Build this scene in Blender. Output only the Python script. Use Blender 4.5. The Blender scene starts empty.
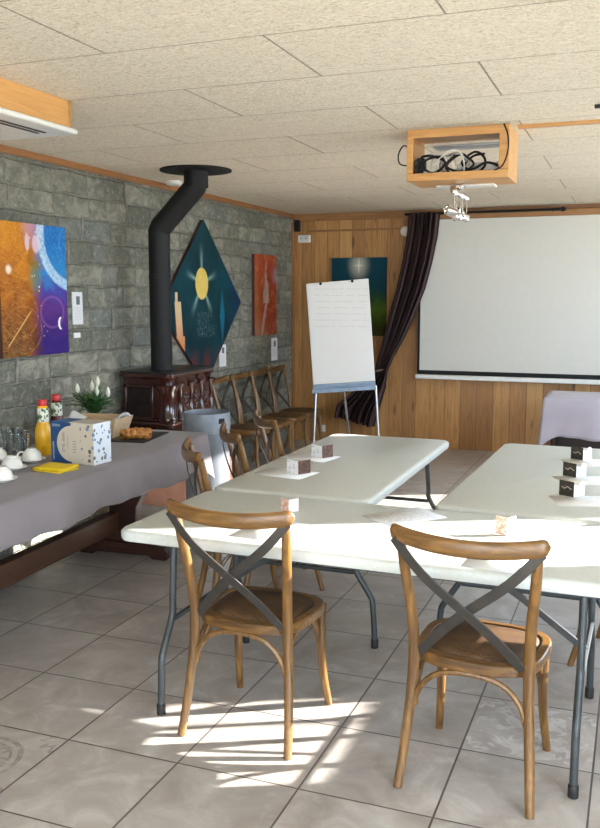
import bpy, bmesh, math, random
from mathutils import Vector, Matrix
random.seed(7)
scene = bpy.context.scene
COL = scene.collection
PI = math.pi
sin, cos = math.sin, math.cos

# ------------------------------------------------------------------ node helpers
class S:
    """a shader socket with arithmetic"""
    def __init__(self, t, s): self.t, self.s = t, s
    def _m(self, op, b=None, c=None): return self.t.math(op, self, b, c)
    def __add__(self, b): return self._m('ADD', b)
    __radd__ = __add__
    def __sub__(self, b): return self._m('SUBTRACT', b)
    def __rsub__(self, b): return self.t.math('SUBTRACT', b, self)
    def __mul__(self, b): return self._m('MULTIPLY', b)
    __rmul__ = __mul__
    def __truediv__(self, b): return self._m('DIVIDE', b)
    def pow(self, b): return self._m('POWER', b)
    def abs(self): return self._m('ABSOLUTE')
    def sqrt(self): return self._m('SQRT')
    def floor(self): return self._m('FLOOR')
    def fract(self): return self._m('FRACT')
    def sin(self): return self._m('SINE')
    def gt(self, b): return self._m('GREATER_THAN', b)
    def lt(self, b): return self._m('LESS_THAN', b)
    def max(self, b): return self._m('MAXIMUM', b)
    def min(self, b): return self._m('MINIMUM', b)
    def ss(self, a, b):
        n = self.t.n('ShaderNodeMapRange'); n.interpolation_type = 'SMOOTHSTEP'
        self.t.put(n.inputs[0], self); n.inputs[1].default_value = a; n.inputs[2].default_value = b
        if a > b:
            n.inputs[1].default_value = b; n.inputs[2].default_value = a
            n.inputs[3].default_value = 1; n.inputs[4].default_value = 0
        return S(self.t, n.outputs[0])

class Mat:
    def __init__(self, name):
        self.m = bpy.data.materials.new(name); self.m.use_nodes = True
        self.nt = self.m.node_tree
        self.b = self.nt.nodes['Principled BSDF']
        self._tc = None
    def n(self, ty): return self.nt.nodes.new(ty)
    def put(self, inp, v):
        if isinstance(v, S): self.nt.links.new(v.s, inp)
        elif v is not None:
            if isinstance(v, (tuple, list)) and inp.type == 'RGBA' and len(v) == 3: v = (*v, 1)
            inp.default_value = v
    def math(self, op, a, b=None, c=None):
        n = self.n('ShaderNodeMath'); n.operation = op
        self.put(n.inputs[0], a); self.put(n.inputs[1], b); self.put(n.inputs[2], c)
        return S(self, n.outputs[0])
    def tc(self, which='Object'):
        if self._tc is None: self._tc = self.n('ShaderNodeTexCoord')
        return S(self, self._tc.outputs[which])
    def sep(self, v):
        n = self.n('ShaderNodeSeparateXYZ'); self.put(n.inputs[0], v)
        return [S(self, n.outputs[i]) for i in range(3)]
    def comb(self, x=0.0, y=0.0, z=0.0):
        n = self.n('ShaderNodeCombineXYZ')
        for i, q in enumerate((x, y, z)): self.put(n.inputs[i], q)
        return S(self, n.outputs[0])
    def vscale(self, v, sc):
        n = self.n('ShaderNodeVectorMath'); n.operation = 'MULTIPLY'
        self.put(n.inputs[0], v); n.inputs[1].default_value = sc
        return S(self, n.outputs[0])
    def vadd(self, v, w):
        n = self.n('ShaderNodeVectorMath'); n.operation = 'ADD'
        self.put(n.inputs[0], v); self.put(n.inputs[1], w)
        return S(self, n.outputs[0])
    def noise(self, v, scale=5, detail=3, dist=0.0, rough=.5, color=False):
        n = self.n('ShaderNodeTexNoise'); self.put(n.inputs['Vector'], v)
        n.inputs['Scale'].default_value = scale; n.inputs['Detail'].default_value = detail
        n.inputs['Distortion'].default_value = dist; n.inputs['Roughness'].default_value = rough
        return S(self, n.outputs[1 if color else 0])
    def white(self, v):
        n = self.n('ShaderNodeTexWhiteNoise'); n.noise_dimensions = '3D'; self.put(n.inputs[0], v)
        return S(self, n.outputs[0])
    def voro(self, v, scale=5, feature='F1', out=0, rnd=1.0):
        n = self.n('ShaderNodeTexVoronoi'); n.feature = feature; self.put(n.inputs['Vector'], v)
        n.inputs['Scale'].default_value = scale; n.inputs['Randomness'].default_value = rnd
        return S(self, n.outputs[out])
    def mix(self, f, a, b):
        n = self.n('ShaderNodeMix'); n.data_type = 'RGBA'
        self.put(n.inputs[0], f); self.put(n.inputs[6], a); self.put(n.inputs[7], b)
        return S(self, n.outputs[2])
    def ramp(self, f, *stops):
        n = self.n('ShaderNodeValToRGB'); self.put(n.inputs[0], f)
        e = n.color_ramp.elements
        while len(e) < len(stops): e.new(.5)
        for k, (p, c) in zip(e, stops): k.position = p; k.color = (*c, 1)
        return S(self, n.outputs[0])
    def bump(self, h, strength=.3, dist=.01):
        n = self.n('ShaderNodeBump'); self.put(n.inputs['Height'], h)
        n.inputs['Strength'].default_value = strength; n.inputs['Distance'].default_value = dist
        self.nt.links.new(n.outputs[0], self.b.inputs['Normal'])
    def set(self, col=None, rough=None, metal=None, **kw):
        if col is not None: self.put(self.b.inputs['Base Color'], col)
        if rough is not None: self.put(self.b.inputs['Roughness'], rough)
        if metal is not None: self.b.inputs['Metallic'].default_value = metal
        for k, v in kw.items(): self.put(self.b.inputs[k.replace('_', ' ')], v)
        return self.m

def plain(name, col, rough=.5, metal=0.0, var=.08, scale=18, bump=0.0, **kw):
    """one colour with slight procedural variation"""
    t = Mat(name)
    f = t.noise(t.tc(), scale, 3)
    d = tuple(max(0, c*(1-var*2)) for c in col); l = tuple(min(1, c*(1+var)) for c in col)
    c = t.ramp(f, (.3, d), (.7, l))
    if bump: t.bump(f, bump, .004)
    return t.set(c, rough, metal, **kw)

def wood(name, c1, c2, axis='z', rough=.45, scale=1.0, bump=.08, coat=0.0):
    t = Mat(name)
    st = {'x': (1.2, 16, 16), 'y': (16, 1.2, 16), 'z': (16, 16, 1.2)}[axis]
    v = t.vscale(t.tc(), tuple(s*scale for s in st))
    g = t.noise(v, 2.2, 5, 1.2, .6)
    g2 = t.noise(t.tc(), 3*scale, 2)
    f = g*.8 + g2*.3
    c = t.ramp(f, (.35, c1), (.75, c2))
    t.bump(g, bump, .002)
    return t.set(c, rough, Coat_Weight=coat, Coat_Roughness=.2)

M = {}
M['chair'] = wood('chair_oak', (.062, .027, .007), (.275, .135, .035), 'z', .36, coat=.25)
M['chair_rail'] = wood('chair_rail_oak', (.062, .027, .007), (.275, .135, .035), 'x', .36, coat=.25)
M['strap'] = plain('grey_strap_metal', (.060, .054, .048), .45, .5)
M['darkstrap'] = plain('black_strap_metal', (.03, .03, .032), .4, .6)
M['table'] = plain('moulded_table_plastic', (.57, .59, .56), .34, 0, .03, 60, .03)
M['leg_metal'] = plain('grey_hammered_steel', (.065, .074, .078), .4, .4)
M['rubber'] = plain('black_rubber', (.012, .012, .012), .6)
M['black'] = plain('matt_black_steel', (.007, .007, .0075), .6, 0, Specular_IOR_Level=.3)
M['chrome'] = plain('chrome', (.75, .72, .68), .15, 1.0, .03)
M['alu'] = plain('brushed_aluminium', (.55, .57, .60), .3, .9)
M['white_plastic'] = plain('white_plastic', (.78, .77, .74), .4, 0, .03)
M['white_wall'] = plain('white_plaster', (.78, .74, .66), .8, 0, .04, 6, .1)
M['pine'] = wood('varnished_pine', (.46, .215, .062), (.66, .37, .135), 'x', .4)
M['pine_y'] = wood('varnished_pine_long', (.52, .25, .07), (.68, .37, .13), 'y', .4)
M['trim'] = wood('stained_trim_wood', (.22, .085, .025), (.36, .155, .05), 'y', .45)
M['trim_x'] = wood('stained_trim_wood_long', (.22, .10, .035), (.36, .175, .065), 'x', .45)
M['dark_wood'] = wood('dark_walnut', (.014, .0045, .003), (.055, .017, .009), 'x', .4, .7, coat=.1)
M['dark_wood_y'] = wood('dark_walnut_long', (.030, .011, .006), (.105, .042, .020), 'y', .4, .7, coat=.1)
M['stove'] = plain('burgundy_glazed_enamel', (.040, .0085, .0065), .2, 0, .25, 9, .1, Coat_Weight=.6, Coat_Roughness=.12)
M['stove_dark'] = plain('dark_stove_glass', (.012, .006, .006), .12)
M['cast'] = plain('cast_iron', (.022, .020, .020), .45, .4)
M['terracotta'] = plain('pink_terracotta', (.80, .44, .33), .7, 0, .07, 12)
M['slab'] = plain('pale_stone_slab', (.62, .60, .57), .7, 0, .06, 12)
M['bin2'] = plain('light_blue_grey_band', (.22, .25, .29), .5, .1)
M['bin'] = plain('blue_grey_galvanised', (.17, .19, .22), .45, .35)
M['cup'] = plain('white_porcelain', (.80, .79, .75), .18, 0, .02)
M['paper'] = plain('white_paper', (.80, .80, .80), .7, 0, .02)
M['yellow'] = plain('yellow_napkin', (.86, .60, .015), .7, 0, .04, 80, .1)
M['red_cap'] = plain('red_cap', (.55, .02, .03), .35)
M['juice'] = plain('orange_juice', (.80, .42, .02), .25)
M['dark_juice'] = plain('red_juice', (.10, .012, .012), .2)
M['leaf'] = plain('deep_green_leaf', (.045, .125, .030), .35, 0, .25, 14)
M['petal'] = plain('white_petal', (.75, .78, .62), .5, 0, .04)
M['basket'] = wood('pale_wooden_tray', (.50, .34, .19), (.70, .52, .33), 'x', .55)
M['crust'] = plain('baked_crust', (.50, .21, .05), .45, 0, .35, 40, .5)
M['slate'] = plain('black_slate', (.025, .024, .026), .5, 0, .2, 25, .2)
M['dark_print'] = plain('dark_print_ink', (.05, .045, .045), .6)
M['blue_marker'] = plain('blue_marker_plastic', (.02, .06, .22), .4)
M['blue_tray'] = plain('blue_grey_enamel', (.20, .27, .36), .4, .3)
M['soil'] = plain('potting_soil', (.03, .02, .012), .9, 0, .2, 60)
M['cable_w'] = plain('white_cable', (.70, .68, .63), .5)

def glass(name, col=(1, 1, 1), rough=.02):
    t = Mat(name); nt = t.nt
    tr = t.n('ShaderNodeBsdfTransparent'); tr.inputs[0].default_value = (*col, 1)
    gl = t.n('ShaderNodeBsdfGlossy'); gl.inputs[0].default_value = (1, 1, 1, 1); gl.inputs[1].default_value = rough
    lw = t.n('ShaderNodeLayerWeight'); lw.inputs[0].default_value = .55
    mx = t.n('ShaderNodeMixShader'); nt.links.new(lw.outputs[1], mx.inputs[0]); nt.links.new(tr.outputs[0], mx.inputs[1]); nt.links.new(gl.outputs[0], mx.inputs[2])
    out = [n for n in nt.nodes if n.type == 'OUTPUT_MATERIAL'][0]
    nt.links.new(mx.outputs[0], out.inputs[0]); nt.nodes.remove(t.b)
    return t.m
M['glass'] = glass('clear_glass', (.88, .90, .90))

def cloth_mat(name, col):
    t = Mat(name)
    x, y, z = t.sep(t.tc())
    w = ((x*900).sin()*(y*900 + z*900).sin())
    n = t.noise(t.tc(), 7, 3)
    c = t.ramp(n, (.3, tuple(k*.9 for k in col)), (.7, col))
    t.bump(w*.3 + n, .15, .004)
    return t.set(c, .85, Sheen_Weight=.2)
M['grey_cloth'] = cloth_mat('grey_linen', (.205, .175, .188))
M['lilac_cloth'] = cloth_mat('lilac_grey_linen', (.40, .36, .41))

def curtain_mat():
    t = Mat('brown_striped_satin')
    u = t.sep(t.tc('UV'))[0]
    f = (u*22).fract()
    st = (f - .5).abs().lt(.16)
    c = t.mix(st, (.028, .015, .014), (.080, .050, .050))
    return t.set(c, .6, Specular_IOR_Level=.2)
M['curtain'] = curtain_mat()

def stone_mat():
    t = Mat('grey_green_stone_blocks')
    x, y, z = t.sep(t.tc())
    wob = t.noise(t.tc(), 4, 3, 0, .6, True)
    wx, wy, wz = t.sep(wob)
    row = (z/.158 + (wz - .5)*.28)
    rid = row.floor()
    rr = t.white(t.comb(rid, 3.0, 1.0))
    col = y/(.29 + 0.0) + rr*3.7 + (wy - .5)*.40
    # irregular block lengths
    col = col + (col*2.3 + rid*1.7).sin()*.22
    cid = col.floor()
    a = t.white(t.comb(cid, rid, 5.0)); b = t.white(t.comb(cid, rid, 9.0))
    fr = row.fract(); fc = col.fract()
    e = (fr.min(1 - fr)*.158).min(fc.min(1 - fc)*.29)
    mort = e.ss(.012, .003)
    n1 = t.noise(t.vadd(t.vscale(t.tc(), (1, 1, 1.7)), t.comb(a*9, b*9, 0.0)), 6, 7, 1.0, .68)
    n2 = t.noise(t.tc(), 26, 5, .6, .65)
    base = t.ramp(a, (0, (.17, .17, .135)), (.3, (.265, .255, .20)), (.55, (.31, .30, .24)), (.8, (.39, .365, .29)), (1, (.23, .24, .22)))
    c = t.mix(n1.ss(.38, .68), t.mix(.68, base, (.075, .080, .062)), base)
    c = t.mix(n2.ss(.52, .68)*.5, c, (.47, .45, .38))
    c = t.mix(mort*.4, c, (.36, .345, .29))
    h = n1*.55 + n2*.25 + b*.45 - mort*.45
    t.bump(h, 1.0, .05)
    return t.set(c, .72)
M['stone'] = stone_mat()

def board_mat():
    t = Mat('vertical_pine_boards')
    x, y, z = t.sep(t.tc())
    u = x/.160 + (x*2.1).sin()*.3
    bid = u.floor(); fr = u.fract()
    r = t.white(t.comb(bid, 2.0, 7.0))
    v = t.comb(x*14 + r*40, y, z*1.1 + r*13)
    g = t.noise(v, 1.6, 5, 1.6, .6)
    kn = t.voro(t.comb(x*5.2 + r*9, 0.0, z*1.5 + r*21), 1.0, 'F1', 0)
    knot = kn.ss(.15, .05)
    c = t.ramp(g, (.3, (.31, .140, .042)), (.52, (.48, .245, .082)), (.78, (.60, .34, .125)))
    c = t.mix(r.ss(.35, 1.0)*.6, c, (.24, .105, .033)); c = t.mix(r.ss(.4, .0)*.45, c, (.60, .37, .15))
    c = t.mix(knot*.75, c, (.085, .030, .011))
    groove = fr.min(1 - fr).ss(.035, .01)
    c = t.mix(groove*.6, c, (.13, .05, .016))
    t.bump(g*.25 - groove, .5, .006)
    return t.set(c, .42, Coat_Weight=.15, Coat_Roughness=.3)
M['boards'] = board_mat()

def ceil_mat():
    t = Mat('wood_wool_ceiling_panels')
    x, y, z = t.sep(t.tc())
    row = (y - .504 + 6.32)/.632
    rid = row.floor()
    off = (rid*.5).fract()*1.32
    col = (x + 1.31 + 13.2 + off)/1.32
    fr = row.fract(); fc = col.fract()
    e = (fr.min(1 - fr)*.632).min(fc.min(1 - fc)*1.32)
    seam = e.ss(.0055, .0015)
    pid = t.white(t.comb(col.floor(), rid, 4.0))
    sw = t.noise(t.tc(), 26, 2, 3.0, .6)
    fib = t.noise(t.vscale(t.tc(), (1.5, 3, 1)), 17, 5, 2.6, .75)
    c = t.ramp(fib, (.36, (.50, .42, .31)), (.48, (.78, .695, .56)), (.62, (.92, .845, .715)))
    c = t.mix(pid*.12, c, (.60, .50, .36))
    c = t.mix(seam*.6, c, (.25, .17, .10))
    t.bump(fib*.9 + sw*.4 - seam*1.5, .9, .008)
    return t.set(c, .9)
M['ceiling'] = ceil_mat()

def floor_mat():
    t = Mat('beige_grey_floor_tiles')
    x, y, z = t.sep(t.tc())
    T = .465
    u = (x + .545 + T*20)/T; v = (y - 2.606 + T*20)/T
    iu = u.floor(); iv = v.floor(); fu = u.fract(); fv = v.fract()
    e = (fu.min(1 - fu)).min(fv.min(1 - fv))*T
    grout = e.ss(.0045, .0025)
    r = t.white(t.comb(iu, iv, 1.0)); r2 = t.white(t.comb(iu, iv, 8.0))
    off = t.comb(r*17, r2*23, 0.0)
    p = t.vadd(t.tc(), off)
    n1 = t.noise(p, 4.5, 5, .8, .62); n2 = t.noise(p, 17, 4, .4, .6)
    c = t.ramp(n1, (.33, (.325, .285, .258)), (.52, (.415, .377, .348)), (.70, (.55, .52, .49)))
    c = t.mix(r*.35, c, (.35, .315, .29))
    c = t.mix(n2.ss(.55, .75)*.3, c, (.57, .55, .53))
    # ornament on a few tiles
    px = fu - .5; py = fv - .5
    rad = (px*px + py*py).sqrt()
    ang = t.math('ARCTAN2', py, px)
    ring = ((rad - .33).abs().lt(.022)).max((rad - .255).abs().lt(.012)).max((rad - .13).abs().lt(.016))
    pet = ((ang*8).sin()*.06 + .20 - rad).abs().lt(.022)
    cx_ = .5 - px.abs(); cy_ = .5 - py.abs()
    rc = (cx_*cx_ + cy_*cy_).sqrt()
    corner = (rc + (t.math('ARCTAN2', cy_, cx_)*12).sin()*.035 - .17).abs().lt(.03)
    leafy = ((n1*26 + ang*4).sin()*.5 + .5).gt(.62)*rad.lt(.46)*n2.gt(.42)
    orn = ring.max(pet).max(corner)
    orn2 = pet.max(corner).max(leafy)
    c1 = (iu - 16).abs().lt(.5)*(iv - 19).abs().lt(.5)
    c2 = (iu - 20).abs().lt(.5)*(iv - 21).abs().lt(.5)
    c3 = (iu - 13).abs().lt(.5)*(iv - 24).abs().lt(.5)
    wear = n2.ss(.30, .6)
    c = t.mix(orn*c1*wear*.7, c, (.22, .185, .165))
    c = t.mix(orn2*c2.max(c3)*wear*.55, c, (.66, .65, .64))
    c = t.mix(grout*.9, c, (.065, .050, .040))
    t.bump(n1*.12 - grout, .35, .003)
    return t.set(c, t.ramp(n1, (.3, (.30, .30, .30)), (.7, (.42, .42, .42))))
M['floor'] = floor_mat()

# ------------------------------------------------------------------ mesh helpers
class MB:
    def __init__(self): self.v, self.f, self.uv = [], [], {}
    def add(self, vs, fs, mtx=None):
        o = len(self.v)
        for p in vs:
            p = Vector(p); self.v.append(tuple(mtx @ p) if mtx else tuple(p))
        self.f += [tuple(o+i for i in f) for f in fs]
        return self
    def box(self, c, s, mtx=None):
        x, y, z = (q/2 for q in s)
        vs = [(c[0]+a*x, c[1]+b*y, c[2]+d*z) for d in (-1, 1) for b in (-1, 1) for a in (-1, 1)]
        return self.add(vs, [(0, 2, 3, 1), (4, 5, 7, 6), (0, 1, 5, 4), (2, 6, 7, 3), (0, 4, 6, 2), (1, 3, 7, 5)], mtx)
    def prism(self, pts, d, axis='y', at=0.0, mtx=None):
        """outline pts (a,b) extruded by d about coordinate `at` along axis"""
        n = len(pts); vs = []
        for s in (-d/2, d/2):
            for a, b in pts:
                vs.append({'y': (a, at+s, b), 'x': (at+s, a, b), 'z': (a, b, at+s)}[axis])
        fs = [tuple(range(n)), tuple(range(2*n-1, n-1, -1))]
        fs += [(i, i+n, (i+1) % n+n, (i+1) % n) for i in range(n)]
        return self.add(vs, fs, mtx)
    def tube(self, pts, r, n=10, flat=None, up=None, mtx=None, smooth=4):
        """swept round (or flat=(w,t)) section through pts; r number or list"""
        pts = [Vector(p) for p in pts]
        rs = r if isinstance(r, (list, tuple)) else [r]*len(pts)
        if smooth and len(pts) > 2:
            q, qr = [], []
            for i in range(len(pts)-1):
                p0, p1, p2, p3 = pts[max(i-1, 0)], pts[i], pts[i+1], pts[min(i+2, len(pts)-1)]
                for k in range(smooth):
                    t = k/smooth
                    q.append(.5*((2*p1)+(p2-p0)*t+(2*p0-5*p1+4*p2-p3)*t*t+(3*p1-p0-3*p2+p3)*t**3))
                    qr.append(rs[i]+(rs[i+1]-rs[i])*t)
            q.append(pts[-1]); qr.append(rs[-1]); pts, rs = q, qr
        m = len(pts); vs = []
        ref = Vector(up) if up else None
        prev = None
        for i, p in enumerate(pts):
            d = (pts[min(i+1, m-1)]-pts[max(i-1, 0)]).normalized()
            if ref is not None: a = ref - d*ref.dot(d)
            elif prev is None:
                a = Vector((0, 0, 1)) if abs(d.z) < .9 else Vector((0, 1, 0))
                a = a - d*a.dot(d)
            else: a = prev - d*prev.dot(d)
            a.normalize(); prev = a; b = d.cross(a)
            if flat:
                w, th = flat; w *= rs[i]; th *= rs[i]
                for sa, sb in ((1, 1), (-1, 1), (-1, -1), (1, -1)): vs.append(p+a*sa*w/2+b*sb*th/2)
            else:
                for k in range(n):
                    g = 2*PI*k/n; vs.append(p+(a*cos(g)+b*sin(g))*rs[i])
        if flat: n = 4
        fs = [(i*n+k, i*n+(k+1) % n, (i+1)*n+(k+1) % n, (i+1)*n+k) for i in range(m-1) for k in range(n)]
        fs += [tuple(range(n-1, -1, -1)), tuple((m-1)*n+k for k in range(n))]
        return self.add(vs, fs, mtx)
    def lathe(self, prof, n=24, c=(0, 0, 0), mtx=None, cap=True, a0=0, a1=2*PI):
        """profile (radius, z)"""
        vs = []; full = abs(a1-a0-2*PI) < 1e-6
        nn = n if full else n+1
        for r, z in prof:
            for k in range(nn):
                g = a0+(a1-a0)*k/n; vs.append((c[0]+r*cos(g), c[1]+r*sin(g), c[2]+z))
        m = len(prof)
        fs = [(i*nn+k, i*nn+(k+1) % nn, (i+1)*nn+(k+1) % nn, (i+1)*nn+k) for i in range(m-1) for k in range(nn if full else n)]
        if cap: fs += [tuple(range(nn-1, -1, -1)), tuple((m-1)*nn+k for k in range(nn))]
        return self.add(vs, fs, mtx)
    def grid(self, fn, nu, nv, mtx=None, uv=False):
        vs = [fn(i/nu, j/nv) for j in range(nv+1) for i in range(nu+1)]
        fs = [(j*(nu+1)+i, j*(nu+1)+i+1, (j+1)*(nu+1)+i+1, (j+1)*(nu+1)+i) for j in range(nv) for i in range(nu)]
        if uv:
            o = len(self.v)
            for j in range(nv+1):
                for i in range(nu+1): self.uv[o+j*(nu+1)+i] = (i/nu, j/nv)
        return self.add(vs, fs, mtx)

def obj(name, mb, mat, parent=None, smooth=True, bevel=0.0, thick=0.0, loc=None, rot=None, angle=40, sub=0, offset=0):
    me = bpy.data.meshes.new(name)
    me.from_pydata([tuple(v) for v in mb.v], [], mb.f)
    if mb.uv:
        l = me.uv_layers.new()
        for lp in me.loops: l.data[lp.index].uv = mb.uv.get(lp.vertex_index, (0, 0))
    bm = bmesh.new(); bm.from_mesh(me); bmesh.ops.recalc_face_normals(bm, faces=bm.faces[:]); bm.to_mesh(me); bm.free()
    me.materials.append(mat)
    if smooth:
        for p in me.polygons: p.use_smooth = True
        me.set_sharp_from_angle(angle=math.radians(angle))
    o = bpy.data.objects.new(name, me); COL.objects.link(o)
    if parent: o.parent = parent
    if loc: o.location = loc
    if rot: o.rotation_euler = rot
    if thick:
        m = o.modifiers.new('thickness', 'SOLIDIFY'); m.thickness = thick; m.offset = offset
    if sub:
        m = o.modifiers.new('rounding', 'SUBSURF'); m.levels = m.render_levels = sub
    if bevel:
        m = o.modifiers.new('bevel', 'BEVEL'); m.width = bevel; m.segments = 2; m.limit_method = 'ANGLE'
        m.angle_limit = math.radians(38)
    return o

def tag(o, label, cat, group=None, kind=None):
    o['label'] = label; o['category'] = cat
    if group: o['group'] = group
    if kind: o['kind'] = kind
    return o

def thing(name, label, cat, loc=(0, 0, 0), rz=0.0, group=None):
    o = bpy.data.objects.new(name, None); COL.objects.link(o)
    o.empty_display_size = .1
    o.location = loc; o.rotation_euler = (0, 0, rz)
    return tag(o, label, cat, group)

def struct(name, mb, mat, bevel=0.0, smooth=False, **k):
    o = obj(name, mb, mat, None, smooth, bevel, **k); o['kind'] = 'structure'
    return o

def dup(root, loc, rz, label, group=None):
    r = root.copy(); COL.objects.link(r); r.location = loc; r.rotation_euler = (0, 0, rz)
    r['label'] = label
    if group: r['group'] = group
    for ch in list(root.children):
        c = ch.copy(); COL.objects.link(c); c.parent = r
        for g in list(ch.children):
            d = g.copy(); COL.objects.link(d); d.parent = c
    return r

def rrect(hx, hy, r, n=5):
    pts = []
    for cx, cy, a in ((hx-r, hy-r, 0), (-hx+r, hy-r, PI/2), (-hx+r, -hy+r, PI), (hx-r, -hy+r, 1.5*PI)):
        for k in range(n+1):
            g = a+PI/2*k/n; pts.append((cx+r*cos(g), cy+r*sin(g)))
    return pts

# ------------------------------------------------------------------ camera
cam = bpy.data.cameras.new('camera'); co = bpy.data.objects.new('camera', cam); COL.objects.link(co)
co.location = (0, 0, 1.66); co.rotation_euler = (math.radians(90-7.59), 0, math.radians(21.05))
cam.sensor_fit = 'AUTO'; cam.sensor_width = 36; cam.lens = 878/828*36; cam.clip_start = .05
scene.camera = co

# ------------------------------------------------------------------ the room
XL, XR, YB, YF, H = -3.74, 1.75, 9.51, -2.0, 2.59
struct('floor', MB().box(((XL+XR)/2, (YB+YF)/2, -.05), (XR-XL+.4, YB-YF+.4, .1)), M['floor'])
struct('ceiling', MB().box(((XL+XR)/2, (YB+YF)/2, H+.05), (XR-XL+.4, YB-YF+.4, .1)), M['ceiling'])
struct('wall_left', MB().box((XL-.1, (YB+YF)/2, H/2), (.2, YB-YF+.4, H)), M['stone'])
struct('wall_back', MB().box(((XL+XR)/2, YB+.1, H/2), (XR-XL, .2, H)), M['boards'])
# wall behind the camera, with a wide window opening
mb = MB()
mb.box(((XL+XR)/2, YF-.1, .5), (XR-XL, .2, 1.0)); mb.box(((XL+XR)/2, YF-.1, (2.1+H)/2), (XR-XL, .2, H-2.1))
mb.box((XL+.87, YF-.1, 1.55), (1.74, .2, 1.1)); mb.box((XR-.87, YF-.1, 1.55), (1.74, .2, 1.1))
struct('wall_front', mb, M['white_wall'])
# right wall with window openings: (y0, y1, z0, z1)
WIN = [(-1.7, 1.3, .02, 2.30), (4.02, 4.76, 1.10, 2.27), (4.98, 6.95, .90, 2.30), (7.25, 8.90, 1.30, 2.40)]
mb = MB(); y = YF
for y0, y1, z0, z1 in WIN:
    mb.box((XR+.04, (y+y0)/2, H/2), (.08, y0-y, H))
    mb.box((XR+.04, (y0+y1)/2, z0/2), (.08, y1-y0, z0))
    mb.box((XR+.04, (y0+y1)/2, (z1+H)/2), (.08, y1-y0, H-z1))
    y = y1
mb.box((XR+.04, (y+YB)/2, H/2), (.08, YB-y, H))
struct('wall_right', mb, M['white_wall'])
M['ground'] = plain('pale_bounce_ground', (.80, .75, .66), .8, 0, .08, 4)
struct('added_bounce_ground', MB().box((0, 4, -.35), (60, 60, .3)), M['ground'])  # unseen ground, added and kept pale to bounce daylight onto the ceiling
# outside the right-hand windows: an added, unseen hedge block that keeps the low sun off the middle of the room, and palm fronds
M['hedge'] = plain('dark_outdoor_foliage', (.05, .085, .03), .8, 0, .3, 9, .6)
rh = random.Random(4)
def sun_block_fn(u, v):
    a = 2*PI*u; q = v
    w = (1.0-.12*q)*(1+.05*sin(a*7+q*9))
    return (6.0+.55*cos(a)*w, 8.02+1.06*w*math.copysign(abs(sin(a))**.6, sin(a)), -.2+4.5*min(1, q*1.05))
mb = MB().grid(sun_block_fn, 48, 30)
mb.f.append(tuple(30*49+i for i in range(48)))
struct('added_sun_block_hedge', mb, M['hedge'], smooth=True)
mb = MB()
for i in range(16):
    y0, z0 = rh.uniform(4.75, 5.25), rh.uniform(.2, 1.3)
    az = rh.uniform(2.4, 4.2); L = rh.uniform(.5, .9); sl = rh.uniform(.1, .5); wd = rh.uniform(.02, .045)
    def fr(u, v):
        out = L*v; return (2.75+out*cos(az)*.8+wd*(u-.5)*sin(az)*sin(PI*min(1, v+.08)), y0+out*sin(az)*.6+wd*(u-.5)*cos(az)*sin(PI*min(1, v+.08)), z0+out*(1.3-v*1.3*sl*2)+wd*(u-.5)*1.2)
    mb.grid(fr, 2, 10)
mb.tube([(2.75, 5.0, -.2), (2.76, 5.02, .4), (2.74, 5.0, 1.0)], .05, 8)
struct('exterior_palm', mb, M['hedge'], smooth=True)
# trims
struct('trim_1', MB().box((XL+.012, (YB+YF)/2, H-.022), (.024, YB-YF, .044)), M['trim'], .003)
struct('trim_2', MB().box(((XL+XR)/2, YB-.014, H-.04), (XR-XL, .028, .08)), M['trim_x'], .003)
struct('trim_3', MB().box((XL+.010, YB-.03, 1.25), (.02, .06, 2.5)), M['trim'], .003)
struct('trim_4', MB().box((.48, 5.07, H-.008), (2.3, .05, .016)), M['pine'], .002)

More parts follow.
